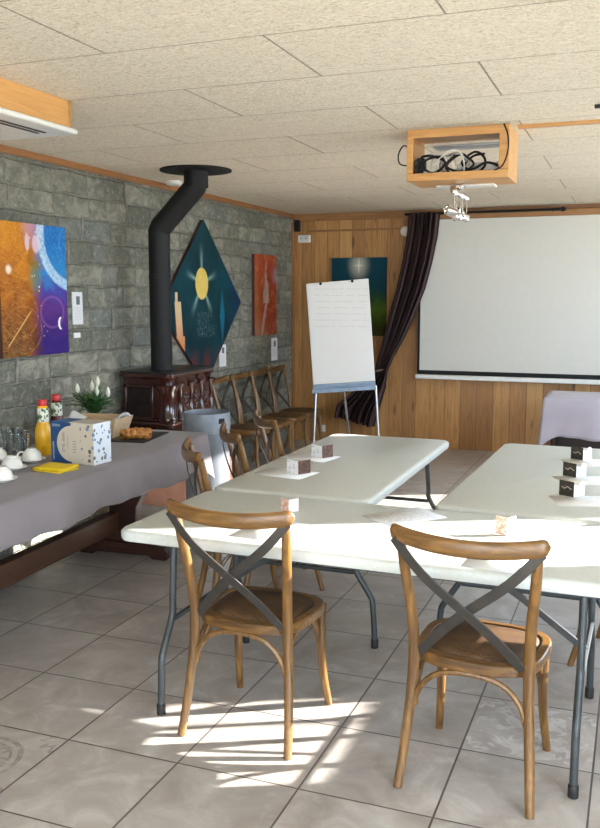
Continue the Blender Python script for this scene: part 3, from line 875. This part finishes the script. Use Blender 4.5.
for y0, y1 in ((SY0+.19, SY0+.31), (SY0+.365, SY0+.485), (SY0+.54, SY1-.06)):
    for z0, z1 in ((.75, .98), (.46, .68)):
        mb = MB().box((SX1-.014, (y0+y1)/2, (z0+z1)/2), (.016, y1-y0, z1-z0))
        for k in range(10):
            a = k*2.4; rr = .012*math.sqrt(k)
            mb.lathe([(.016, -.004), (.012, .006), (.002, .010)], 8, (0, 0, 0), Matrix.Translation((SX1-.004, (y0+y1)/2+rr*cos(a)*.9, (z0+z1)/2+rr*sin(a)*2.2)) @ Matrix.Rotation(PI/2, 4, 'Y'))
        st(mb, 'relief_tile', M['stove'], bevel=.003)
# flue
FX, FY = -3.425, 5.93
t = thing('flue_pipe', 'black bent stove pipe rising from the stove to the ceiling plate', 'pipe', (FX, FY, 1.10))
def fl(mb, name): 
    for i, v in enumerate(mb.v): mb.v[i] = (v[0]-FX, v[1]-FY, v[2]-1.10)
    return obj(name, mb, M['black'], t, angle=35)
fl(MB().lathe([(.086, 1.104), (.086, 1.112), (.082, 1.118), (.082, 1.80), (.0845, 1.802), (.0845, 1.83), (.082, 1.832), (.082, 2.10)], 28, (FX, FY, 0)), 'lower_pipe')
fl(MB().tube([(FX, FY, 2.09), (FX, FY, 2.15), (FX+.015, FY, 2.18), (FX+.28, FY, 2.435), (FX+.315, FY, 2.47), (FX+.32, FY, 2.50)], .083, 28, smooth=0), 'elbow')
fl(MB().lathe([(.090, 2.46), (.090, 2.575)], 28, (FX+.32, FY, 0)), 'upper_collar')
fl(MB().lathe([(.23, 2.577), (.265, 2.579), (.265, 2.588), (.23, 2.589)], 40, (FX+.32, FY, 0)), 'ceiling_plate')
# bin
t = thing('waste_bin', 'round blue-grey bin with a broad collar between the buffet and the chairs', 'bin', (-2.895, 5.64, 0))
obj('bin_body', MB().lathe([(.150, 0), (.158, .01), (.162, .70), (.150, .70), (.146, .02), (.001, .02)], 40, cap=False), M['bin'], t)
obj('collar', MB().lathe([(.166, .695), (.170, .70), (.172, .80), (.168, .835), (.160, .838), (.160, .70)], 40, cap=False), M['bin2'] if 'bin2' in M else M['blue_tray'], t)
obj('grip_slot', MB().box((.171, 0, .785), (.012, .050, .036), Matrix.Rotation(R(-25), 4, 'Z')), M['black'], t, bevel=.004)

# ------------------------------------------------------------------ things on the stone wall
def paint_fire():
    t = Mat('painted_canvas_fire_and_night'); g = t.tc('Generated'); _, u, v = t.sep(g)
    p = t.comb(u, v*1.25, 0.0)
    n = t.noise(p, 4, 5, 1.5, .6); n2 = t.noise(p, 11, 4, 2.0, .6)
    warm = t.ramp(n*.6+v*.4, (.25, (.07, .025, .012)), (.45, (.30, .075, .008)), (.62, (.52, .17, .008)), (.8, (.66, .27, .015)))
    cold = t.ramp(v+(n-.5)*.35, (.1, (.035, .015, .16)), (.38, (.10, .03, .20)), (.5, (.07, .06, .34)), (.62, (.03, .22, .52)), (.85, (.02, .14, .44)))
    cold = t.mix(n2.ss(.45, .7)*v.ss(.5, .8)*.6, cold, (.06, .36, .62))
    c = t.mix((u+(n-.5)*.35).ss(.42, .62), warm, cold)
    green = ((u-.5).abs().ss(.14, .02))*((v-.62).abs().ss(.2, .02))
    c = t.mix(green*.6, c, (.14, .20, .02))
    pink = ((u-.48).abs().ss(.22, .02))*(v.ss(.8, 1.0))
    c = t.mix(pink*.8, c, (.50, .26, .38))
    dx = (u-1.12)/.58; dy = (v-.93)/.44
    d = (dx*dx+dy*dy).sqrt()
    arc = (d-.90).abs().ss(.115, .07)
    c = t.mix(arc*.8, c, t.mix(n2.ss(.3, .7), (.22, .48, .72), (.70, .78, .85)))
    for a, b_, r1, r2 in ((.53, .85, .07, .085), (.40, .86, .04, .08)):
        q = (((u-a)/r1)*((u-a)/r1)+((v-b_)/r2)*((v-b_)/r2)).sqrt()
        c = t.mix(q.ss(1.0, .6)*.8, c, (.72, .55, .66))
    q = (((u-.75)/.36)*((u-.75)/.36)+((v-.33)/.24)*((v-.33)/.24)).sqrt()
    c = t.mix((q-.5).abs().ss(.06, .02)*.22, c, (.5, .2, .5))
    q = (((u-.88)/.045)*((u-.88)/.045)+((v-.24)/.05)*((v-.24)/.05)).sqrt(); q2 = (((u-.905)/.04)*((u-.905)/.04)+((v-.24)/.05)*((v-.24)/.05)).sqrt()
    c = t.mix(q.lt(1)*q2.gt(.95), c, (.85, .80, .9))
    for a, b_ in ((.25, .42), (.3, .3)):
        q = (((u-a)/.34)*((u-a)/.34)+((v-b_+.1)/.22)*((v-b_+.1)/.22)).sqrt()
        c = t.mix((q-.8).abs().ss(.05, .01)*.2*n2.ss(.35,.6), c, (.85, .45, .08))
    ln = ((v-.1)-(u-.1)*.75).abs().ss(.012, .004)*(u-.25).abs().lt(.17)
    c = t.mix(ln*.7, c, (.85, .5, .15))
    dots = t.voro(p, 15, 'F1', 0).ss(.20, .08)*(u-.52).abs().ss(.2, .02)
    c = t.mix(dots*.8, c, (.85, .85, .80))
    st_ = t.noise(t.comb(u*3+v*9, v*2, 0.0), 9, 3, 3.0)
    c = t.mix((st_-.5).abs().ss(.025, .005)*(1-u).ss(.5, .7)*.5, c, (.90, .62, .22))
    q = (((u-.12)/.05)*((u-.12)/.05)+((v-.65)/.04)*((v-.65)/.04)).sqrt()
    c = t.mix(q.ss(1.2, .3), c, (.9, .72, .55))
    return t.set(c, .7, Specular_IOR_Level=.15)
def canvas(name, label, cy, z0, z1, w, mat, side, th=.035):
    t = thing(name, label, 'painting', (XL+.004, cy, z0))
    obj('stretcher_frame', MB().box((th/2-.004, 0, (z1-z0)/2), (th-.004, w-.006, z1-z0-.006)), side, t, smooth=False)
    obj('canvas', MB().box((th-.002, 0, (z1-z0)/2), (.006, w, z1-z0)), mat, t, smooth=False)
    return t
M['canvas_edge'] = plain('dark_canvas_edge', (.08, .025, .02), .7)
canvas('painting', 'abstract painting, fiery orange on the left and violet blue on the right, above the buffet', 4.795, 1.278, 2.13, .68, paint_fire(), M['canvas_edge'])

def paint_diamond():
    t = Mat('painted_teal_rhombus'); x, y, z = t.sep(t.tc())
    n = t.noise(t.tc(), 3, 4, .5); 
    c = t.ramp(n+(z*.15), (.3, (.004, .022, .030)), (.65, (.006, .044, .058)), (.85, (.006, .060, .105)))
    c = t.mix((y-.3).ss(.1, .5)*.6, c, (.012, .035, .12))
    # sun
    sy, sz = y+.05, z-.18
    r = (sy*sy+sz*sz*.75).sqrt(); a = t.math('ARCTAN2', sz, sy)
    rays = (((a*5).sin()*.5+.5).pow(14))*r.ss(.34, .10)
    c = t.mix(rays*.8, c, (.30, .50, .46))
    sun = r.ss(.128, .118)
    c = t.mix(sun, c, t.mix(t.noise(t.tc(), 14, 3), (.62, .40, .06), (.78, .62, .20)))
    # pale tower, lower left
    tw = ((y+.50+z*.10).abs().lt(.055+0.0)*(z-.0).lt(.02)*z.gt(-.55)).max((y+.49).abs().lt(.105)*z.lt(-.28)*z.gt(-.56)).max((y+.525).abs().lt(.022)*z.lt(.10)*z.gt(0))
    c = t.mix(tw, c, t.mix((z+.2).ss(-.3, .2), (.62, .16, .04), (.66, .47, .28)))
    # blue flame, right
    fx = (y-.36).abs(); c = t.mix((fx+(z+.12).abs()*.22).ss(.075, .03)*.8, c, (.01, .16, .26))
    # scribbled curls under the sun
    cu = ((t.noise(t.tc(), 9, 2, 3.0)-.5).abs().ss(.02, .006))*((y-.02).abs().lt(.17))*((z+.19).abs().lt(.11))
    c = t.mix(cu*.35, c, (.30, .42, .42))
    # dark red reeds along the bottom
    rd = ((y*26+(z*8).sin()).sin()*.5+.5)*(z+.40+t.noise(t.comb(y*9, 0.0, 0.0), 2, 2)*.12).ss(.10, -.08)*y.gt(-.35)
    c = t.mix(rd*.85, c, (.11, .022, .022))
    return t.set(c, .7, Specular_IOR_Level=.15)
DY, DZ = 7.20, 1.60
dpts = [(0, .754), (.785, .01), (0, -.75), (-.80, -.05)]
t = thing('painting', 'diamond-shaped dark teal painting with a yellow sun behind the stove pipe', 'painting', (XL+.004, DY, DZ))
obj('stretcher_frame', MB().prism([(a*.99, b*.99) for a, b in dpts], .03, 'x', .015), M['canvas_edge'], t, smooth=False)
obj('canvas', MB().prism(dpts, .006, 'x', .033), paint_diamond(), t, smooth=False)

def paint_red():
    t = Mat('painted_red_canvas'); _, u, v = t.sep(t.tc('Generated'))
    p = t.comb(u*.7, v*1.0, 0.0); n = t.noise(p, 5, 4, 1.5)
    c = t.ramp(n, (.3, (.22, .035, .012)), (.5, (.34, .055, .022)), (.72, (.42, .14, .05)))
    c = t.mix((u+(v-.5)*.3).ss(.35, .0)*.4, c, (.45, .20, .07))
    pk = ((u-.5)-(n-.5)*.25).abs(); tri = pk.lt((.95-v)*.28)*v.gt(.4)
    c = t.mix(tri*.65, c, (.45, .40, .33))
    sw = ((u-.35-(v-.1)*.55)-(n-.5)*.2).abs().ss(.08, .02)*v.lt(.5)
    c = t.mix(sw*.6, c, (.55, .42, .38))
    c = t.mix((u.ss(.7, 1.0))*((v-.75).abs().ss(.15, .02))*.6, c, (.40, .34, .42))
    c = t.mix(v.ss(.3, .0)*(1-u)*.5, c, (.36, .20, .16))
    return t.set(c, .7, Specular_IOR_Level=.15)
canvas('painting', 'narrow red painting with a pale peak, right of the diamond painting', 8.615, 1.26, 2.10, .57, paint_red(), M['canvas_edge'])

def info_mat():
    t = Mat('printed_info_card'); _, u, v = t.sep(t.tc('Generated'))
    c = t.mix(((u-.55).abs().lt(.18)*(v-.74).abs().lt(.13)), (.74, .74, .76), (.10, .11, .14))
    ln = ((v*22).fract()-.5).abs().lt(.2)*(v-.35).abs().lt(.2)*(u-.5).abs().lt(.32)
    c = t.mix(ln*.35, c, (.35, .35, .4))
    return t.set(c, .5)
M['info'] = info_mat()
def info(label, cy, z0, z1, w, mat=None):
    o = obj('wall_sign', MB().box((.004, 0, (z1-z0)/2), (.006, w, z1-z0)), mat or M['info'], None, smooth=False, loc=(XL, cy, z0))
    tag(o, label, 'sign', 'cards beside the paintings')
info('white printed card on the stone wall right of the orange and violet painting', 5.30, 1.467, 1.695, .12)
info('tiny white card just below the printed card near the orange painting', 5.285, 1.372, 1.408, .075, M['paper'])
info('white printed card at the lower right edge of the diamond painting', 7.63, .995, 1.205, .14)
info('white printed card under the narrow red painting', 8.92, .97, 1.215, .16)
# ceiling smoke detector by the wall
o = obj('smoke_detector', MB().lathe([(.068, 0), (.070, -.012), (.055, -.032), (.02, -.038)], 24), M['white_plastic'], None, loc=(-3.58, 6.45, H)); tag(o, 'cream smoke detector on the ceiling behind the stove pipe', 'detector')

# ------------------------------------------------------------------ back wall
def paint_night():
    t = Mat('painted_teal_and_green_canvas'); u, _, v = t.sep(t.tc('Generated'))
    n = t.noise(t.comb(u, v, 0.0), 5, 4, 1.0)
    c = t.ramp(v+(n-.5)*.2, (.12, (.035, .040, .004)), (.34, (.065, .120, .006)), (.48, (.020, .055, .025)), (.62, (.006, .045, .060)), (.95, (.006, .050, .075)))
    dx = u-.5; dy = v-.9; r = (dx*dx+dy*dy).sqrt()
    c = t.mix(r.ss(.25, .0)*.8, c, (.55, .52, .42))
    ry = (dx.abs()*14+dy.abs()*3).ss(.5, .05).max((dy.abs()*22+dx.abs()*3).ss(.45, .05))
    c = t.mix(ry*.7, c, (.8, .8, .7))
    dots = t.voro(t.comb(u, v, 0.0), 9, 'F1', 0).ss(.12, .05)*v.gt(.3)
    c = t.mix(dots*.5, c, (.45, .6, .4))
    return t.set(c, .7, Specular_IOR_Level=.15)
t = thing('painting', 'teal and green painting with a bright star on the wooden wall behind the flip chart', 'painting', (-2.945, YB-.004, 1.23))
obj('stretcher_frame', MB().box((0, -.013, .432), (.634, .026, .858)), M['canvas_edge'], t, smooth=False)
obj('canvas', MB().box((0, -.028, .432), (.64, .006, .864)), paint_night(), t, smooth=False)
# projection screen
M['screen'] = plain('matt_screen_fabric', (.63, .615, .565), .8, 0, .01)
t = thing('projection_screen', 'large pale projection screen on the wooden wall', 'screen', (-.90, 9.42, .775))
obj('screen_fabric', MB().box((0, 0, .90), (2.66, .006, 1.64)), M['screen'], t, smooth=False)
mb = MB().box((-1.338, -.003, .90), (.026, .008, 1.64)).box((1.338, -.003, .90), (.026, .008, 1.64)).box((0, -.003, .072), (2.70, .008, .046))
obj('black_border', mb, M['black'], t, smooth=False)
obj('bottom_bar', MB().box((0, 0, .022), (2.74, .03, .05)), M['white_plastic'], t, bevel=.008)
mb = MB().box((0, .02, 1.735), (2.80, .07, .07))
obj('roller_case', mb, M['trim_x'], t, bevel=.01)
# curtain rod and curtain
t = thing('curtain_rod', 'black curtain rod across the top of the wooden wall', 'rod', (-1.55, 9.36, 2.535))
obj('rod', MB().tube([(-.85, 0, 0), (.75, 0, 0)], .013, 10, smooth=0), M['black'], t)
obj('finial', MB().lathe([(.004, -.03), (.02, -.02), (.024, 0), (.016, .02), (.004, .028)], 14, (0, 0, 0), Matrix.Translation((.78, 0, 0)) @ Matrix.Rotation(PI/2, 4, 'Y')), M['black'], t)
for x in (-.80, .68): obj('bracket', MB().box((x, .075, 0), (.018, .15, .03)).box((x, .14, 0), (.05, .015, .08)), M['black'], t, bevel=.002)
t = thing('curtain', 'dark brown striped curtain tied back to the left of the screen', 'curtain', (-2.2, 9.33, .25))
CL = [(2.545, -2.345, -2.03), (2.30, -2.37, -2.05), (2.03, -2.415, -2.10), (1.75, -2.475, -2.17), (1.45, -2.555, -2.285), (1.20, -2.61, -2.40), (1.02, -2.66, -2.50), (.88, -2.69, -2.56), (.82, -2.70, -2.575), (.70, -2.82, -2.60), (.56, -2.99, -2.65), (.44, -3.14, -2.69), (.32, -3.17, -2.73)]
def cur(u, v):
    q = v*(len(CL)-1); i = min(int(q), len(CL)-2); f = q-i
    f = f*f*(3-2*f)*.3+f*.7
    z, a, b_ = (CL[i][k]*(1-f)+CL[i+1][k]*f for k in range(3))
    w = b_-a
    amp = .045 if v < .5 else .045-.028*max(0, 1-abs(v-.64)/.16)
    if v > .72: amp = .05
    ph = 2*PI*7*u
    zz = z
    if v > .62:  # bottom fan hangs lower on the right
        k = (v-.62)/.38; zz = z-.10*k*u+.10*k*(1-u)*(1-k)
    return (a+w*u+.012*sin(ph*2+1), amp*cos(ph)+.02*sin(ph*.5+v*4), zz)
mb = MB().grid(lambda u, v: (cur(u, v)[0]+2.2, cur(u, v)[1], cur(u, v)[2]-.25), 140, 60, uv=True)
obj('cloth_panel', mb, M['curtain'], t, thick=.003, angle=180)
obj('tie_back', MB().tube([(-.49+.075*cos(a)*1.1, .055*sin(a)*1.3, .60+.02*cos(a)) for a in [k*PI/8 for k in range(17)]], .012, 8), plain('beige_tie_cord', (.16, .10, .07), .8), t)
obj('tie_hook', MB().tube([(-.42, .02, .61), (-.40, .10, .63), (-.40, .155, .63)], .008, 8), M['black'], t)
# small fittings
o = obj('wall_speaker', MB().box((0, 0, 0), (.07, .05, .13)), M['black'], None, bevel=.008, loc=(-3.68, YB-.03, 2.46)); tag(o, 'small black box high in the corner of the wooden wall', 'speaker')
t = thing('wall_socket', 'white double socket high on the wooden wall under the black box in the corner', 'socket', (-3.60, YB, 2.27))
obj('housing', MB().box((0, -.02, .045), (.145, .04, .085)), M['white_plastic'], t, bevel=.008)
for x in (-.03, .03): obj('plug_hole', MB().lathe([(.014, 0), (.014, .004), (.002, .006)], 12, (0, 0, 0), Matrix.Translation((x, -.041, .05)) @ Matrix.Rotation(PI/2, 4, 'X')), M['alu'], t)
o = obj('wall_sensor', MB().lathe([(.055, 0), (.055, .012), (.038, .03), (.002, .034)], 24, (0, 0, 0), Matrix.Rotation(PI/2, 4, 'X')), M['white_plastic'], None, loc=(-2.43, YB, 2.37)); tag(o, 'round white disc on the wooden wall beside the curtain top', 'sensor')
o = obj('cable_duct', MB().box((0, 0, 0), (1.10, .014, .022)), M['trim_x'], None, bevel=.002, loc=(-3.02, YB-.007, 2.40)); tag(o, 'thin brown cable duct running along the wooden wall to the white disc', 'duct')
t = thing('wall_socket', 'small white socket low on the wooden wall under the flip chart', 'socket', (-3.385, YB, .15))
obj('plate', MB().box((0, -.006, 0), (.08, .012, .08)), M['white_plastic'], t, bevel=.003)
obj('plug_hole', MB().lathe([(.019, 0), (.019, .003)], 16, (0, 0, 0), Matrix.Translation((0, -.0115, 0)) @ Matrix.Rotation(PI/2, 4, 'X')), M['white_plastic'], t)

# flip chart
FCX, FCY = -2.671, 8.15
t = thing('flip_chart', 'white paper flip chart on grey legs before the wooden wall', 'flip chart', (FCX, FCY, 0), 0)
def fm(): # board frame: leans back, rolled a little anticlockwise
    return Matrix.Translation((0, 0, .76)) @ Matrix.Rotation(R(13), 4, 'Z') @ Matrix.Rotation(R(-4.6), 4, 'Y') @ Matrix.Rotation(R(-3.5), 4, 'X')
FW, FH = .612, 1.058
t_pad = Mat('flip_chart_pad'); u, _, v = t_pad.sep(t_pad.tc('Generated'))
ln = ((v*17).fract()-.5).abs().lt(.05)*((v-.75).abs().lt(.2))*(u-.5).abs().lt(.38)*t_pad.noise(t_pad.comb(u*3, (v*17).floor(), 0.0), 4, 2).gt(.45)
M['pad'] = t_pad.set(t_pad.mix(ln*.35, (.77, .76, .74), (.4, .36, .36)), .6)
obj('board', MB().box((0, .012, FH/2), (FW, .02, FH), fm()), M['white_plastic'], t, bevel=.004)
obj('paper_pad', MB().box((.0, -.004, FH/2+.03), (FW-.02, .010, FH-.08), fm()), M['pad'], t, smooth=False)
cl = obj('clamp_bar', MB().box((0, -.010, FH-.012), (FW-.02, .012, .022), fm()), M['white_plastic'], t, bevel=.003)
for x in (-.16, .15): obj('peg', MB().lathe([(.013, 0), (.013, .016), (.002, .018)], 14, (0, 0, 0), fm() @ Matrix.Translation((x, -.014, FH-.014)) @ Matrix.Rotation(PI/2, 4, 'X')), M['black'], t)
obj('pen_tray', MB().box((0, -.03, -.012), (FW+.01, .075, .012), fm()).box((0, -.064, .002), (FW+.01, .008, .04), fm()).box((0, -.004, .03), (FW, .012, .075), fm()), M['blue_tray'], t, bevel=.002)
for a, b_ in (((-.285, -.02, .77), (-.29, -.10, 0)), ((.29, .10, .80), (.36, .06, 0)), ((-.09, .07, 1.2), (-.06, .45, 0))):
    lg = obj('leg', MB().tube([a, b_], .0125, 10, smooth=0), M['alu'], t)
    obj('foot_cap', MB().lathe([(.016, 0), (.016, .05), (.013, .055)], 10, (b_[0], b_[1], 0)), M['rubber'], lg)
for i, (x, m, w) in enumerate(((-.24, M['blue_marker'], 'blue marker at the left end of the flip chart tray'), (.02, M['white_plastic'], 'white marker in the middle of the flip chart tray'), (.25, M['black'], 'black marker at the right end of the flip chart tray'))):
    mk = thing('marker_pen', w, 'marker', (0, 0, 0), 0, 'markers on the flip chart tray')
    mw = Matrix.Translation((FCX, FCY, 0)) @ fm() @ Matrix.Translation((x, -.044, .004)) @ Matrix.Rotation(PI/2, 4, 'Y')
    mk.matrix_world = mw
    obj('barrel', MB().lathe([(.004, -.06), (.009, -.055), (.010, .02)], 12), M['white_plastic'], mk)
    obj('cap', MB().lathe([(.0105, .02), (.0105, .058), (.007, .062)], 12), m, mk)

# small table with lilac cloth at the back right
t = thing('side_table', 'dark small table under the lilac cloth at the foot of the screen', 'table', (-.10, 8.60, 0))
obj('tabletop', MB().box((0, 0, .725), (1.32, .56, .035)), M['dark_wood'], t, bevel=.004)
for x in (-.60, .60):
    for y in (-.23, .23): obj('leg', MB().tube([(x, y, .71), (x, y, 0)], [.028, .02], 10, smooth=0), M['dark_wood'], t)
obj('back_panel', MB().box((0, .20, .40), (1.18, .02, .58)), M['dark_wood'], t)
drape('tablecloth', 'lilac grey cloth with a pointed corner on the small table beneath the screen', (-.10, 8.60, 0), 0, .685, .30, .748,
      lambda x, y: .36 if y < 0 else .33, M['lilac_cloth'], seed=8)

# ------------------------------------------------------------------ things on the ceiling
t = thing('air_conditioner', 'white ceiling air conditioner panel in a pine casing at the upper left', 'air conditioner', (-3.02, 3.20, 2.44))
mb = MB()
mb.box((.415, 0, .085), (.022, .95, .13)); mb.box((-.415, 0, .085), (.022, .95, .13)); mb.box((0, .475, .085), (.852, .022, .13)); mb.box((0, -.475, .085), (.852, .022, .13))
obj('casing', mb, M['pine_y'], t, bevel=.003)
obj('panel', MB().box((0, 0, .008), (.90, 1.0, .026)), M['white_plastic'], t, bevel=.008)
for a in (.30, .34): obj('vent_slot', MB().box((a, 0, -.006), (.016, .78, .004)), M['cast'], t)
mb = MB()
for k in range(14): mb.box((-.20+k*.030, 0, -.007), (.012, .50, .005))
obj('intake_grille', mb, plain('grille_grey', (.45, .45, .45), .5), t)
# projector box
t = thing('projector_box', 'open pine box hung from the ceiling, full of cables', 'box', (-.988, 5.0, 2.31), R(0))
W2 = .283; D2 = .34; HH = .278
mb = MB()
mb.box((0, D2/2, HH-.012), (2*W2, D2, .024)); 
obj('top_board', MB().box((0, D2/2, HH-.010), (2*W2, D2, .018)), M['pine'], t, bevel=.002)
obj('bottom_board', MB().box((0, D2/2, .010), (2*W2, D2, .018)), M['pine'], t, bevel=.002)
for s in (-1, 1): obj('side_board', MB().box((s*(W2-.009), D2/2, HH/2), (.018, D2, HH-.036)), M['pine'], t, bevel=.002)
mb = MB().box((0, -.008, HH-.022), (2*W2, .016, .046)).box((0, -.008, .020), (2*W2, .016, .042)).box((-W2+.017, -.008, HH/2), (.036, .016, HH-.086)).box((W2-.026, -.008, HH/2), (.054, .016, HH-.086))
obj('face_frame', mb, M['pine'], t, bevel=.002)
obj('mount_plate', MB().box((.03, .25, .215), (.42, .12, .014)), M['alu'], t, bevel=.003)
o = obj('projector', MB().box((0, 0, 0), (.26, .20, .085)), M['white_plastic'], None, bevel=.012, loc=(-.885, 5.22, 2.372)); tag(o, 'white slim projector at the right in the open ceiling box', 'projector')
o = obj('power_adapter', MB().box((0, 0, 0), (.05, .12, .11)), M['black'], None, bevel=.008, loc=(-1.215, 5.10, 2.388), rot=(0, 0, R(8))); tag(o, 'black power adapter at the left in the open ceiling box', 'adapter')
rc = random.Random(5)
cabs = [('thin grey cable hooped at the far left of the ceiling box', 'alu', 6), ('black cable lying in loose loops right of the middle of the ceiling box', 'black', 7), ('thin white cable crossing behind the black coils in the ceiling box', 'cable_w', 8), ('black cable coiled at the front left of the ceiling box', 'black', 0), ('white cable arching across the middle of the ceiling box', 'cable_w', 1), ('black cable bunched in the middle of the ceiling box', 'black', 2), ('white cable tangled at the left of the ceiling box', 'cable_w', 3), ('black cable lying over the projector in the ceiling box', 'black', 4), ('grey cable looped low behind the white cable in the ceiling box', 'alu', 5)]
for lb, m, k in cabs:
    xc = (-1.13, -1.03, -.98, -1.14, -.84, -1.02, -1.16, -.90, -1.07)[k]; pts = []
    for j in range(9):
        a = j*1.25+k
        pts.append((xc+.075*cos(a)+rc.uniform(-.02, .02), 5.045+.006*k+.018*sin(a*1.7), 2.405+.055*sin(a)+rc.uniform(-.012, .012)))
    if k == 1: pts = [(-1.16, 5.06, 2.36), (-1.12, 5.04, 2.41), (-1.04, 5.03, 2.47), (-.98, 5.03, 2.46), (-.955, 5.03, 2.40), (-.96, 5.05, 2.35)]
    if k == 4: pts = [(-.97, 5.06, 2.36), (-.90, 5.05, 2.372), (-.84, 5.05, 2.40), (-.78, 5.05, 2.385), (-.75, 5.05, 2.36)]
    o = obj('cable', MB().tube(pts, .007 if m == 'black' else .005, 8), M[m], None); tag(o, lb, 'cable', 'cables in the ceiling box')
for lb, pts in (('thin black cable looping out of the left side of the ceiling box', [(-1.268, 5.02, 2.50), (-1.30, 5.01, 2.51), (-1.325, 5.0, 2.46), (-1.315, 5.0, 2.41), (-1.272, 5.02, 2.40)]),
                ('thin black cable hanging down the right side of the ceiling box', [(-.735, 4.975, 2.588), (-.712, 4.972, 2.53), (-.708, 4.972, 2.45), (-.735, 4.972, 2.37), (-.79, 4.99, 2.345)])):
    o = obj('cable', MB().tube(pts, .004, 8), M['black'], None); tag(o, lb, 'cable', 'cables in the ceiling box')
o = obj('cover_panel', MB().box((0, 0, 0), (.34, .11, .010)), M['white_plastic'], None, bevel=.002, loc=(-.99, 5.30, 2.306)); tag(o, 'thin white panel fixed under the open ceiling box', 'panel')
# chrome spotlight cluster
t = thing('ceiling_lamp', 'chrome lamp with hanging rods and small spots below the ceiling box', 'lamp', (-1.03, 5.24, 2.301))
obj('mount', MB().lathe([(.045, 0), (.045, -.012), (.02, -.02)], 20), M['chrome'], t)
obj('upper_bar', MB().box((0, .09, -.033), (.035, .44, .022)), M['chrome'], t, bevel=.006)
for k in range(5):
    y = -.10+.095*k; x = .003*(-1)**k; zb = -.150-.010*(k % 2)
    obj('rod', MB().tube([(x, y, -.03), (x, y, zb+.02)], .0035, 8, smooth=0), M['chrome'], t)
    obj('knuckle', MB().lathe([(.004, -.018), (.017, -.011), (.020, 0), (.017, .011), (.004, .018)], 12, (x, y-.018, -.040)), M['chrome'], t)
    obj('spot_head', MB().lathe([(.008, -.045), (.018, -.036), (.022, 0), (.031, .028), (.028, .030), (.012, .006)], 14, (0, 0, 0), Matrix.Translation((x-.018, y, zb)) @ Matrix.Rotation(R(-75+28*(k % 3)), 4, 'Y') @ Matrix.Rotation(R(30), 4, 'X')), M['chrome'], t)
obj('lower_bar', MB().tube([(-.075, -.12, -.135), (0, .0, -.150), (.02, .28, -.150)], .006, 8), M['chrome'], t)
o = obj('ceiling_hook', MB().box((0, 0, -.008), (.07, .03, .016)), M['black'], None, bevel=.003, loc=(-.22, 4.67, H)); tag(o, 'small black fitting on the ceiling at the right edge of the photo', 'fitting')

# ------------------------------------------------------------------ daylight
sd = bpy.data.lights.new('sun', 'SUN'); so = bpy.data.objects.new('sun', sd); COL.objects.link(so)
sd.energy = 40; sd.angle = R(.6); sd.color = (1, .955, .88)
d = Vector((-.895, -.446, -math.tan(R(20)))); so.rotation_euler = d.to_track_quat('-Z', 'Y').to_euler()
w = bpy.data.worlds.new('world'); scene.world = w; w.use_nodes = True
bg = w.node_tree.nodes['Background']; bg.inputs[0].default_value = (.66, .82, 1, 1); bg.inputs[1].default_value = 17
def portal(loc, rot, sx, sy):
    l = bpy.data.lights.new('window_portal', 'AREA'); l.shape = 'RECTANGLE'; l.size = sx; l.size_y = sy
    l.cycles.is_portal = True
    o = bpy.data.objects.new('window_portal', l); COL.objects.link(o); o.location = loc; o.rotation_euler = rot
for y0, y1, z0, z1 in WIN: portal((XR+.09, (y0+y1)/2, (z0+z1)/2), (0, PI/2, 0), z1-z0, y1-y0)
portal(((XL+XR)/2, YF-.21, 1.55), (PI/2, 0, 0), XR-XL-3.48, 1.1)

vs = scene.view_settings
vs.view_transform = 'Standard'; vs.look = 'None'; vs.gamma = 1; vs.use_curve_mapping = False; vs.exposure = -.27
scene.cycles.use_denoising = True
scene.cycles.max_bounces = 10; scene.cycles.diffuse_bounces = 6; scene.cycles.sample_clamp_indirect = 6
scene.cycles.caustics_reflective = False; scene.cycles.caustics_refractive = False
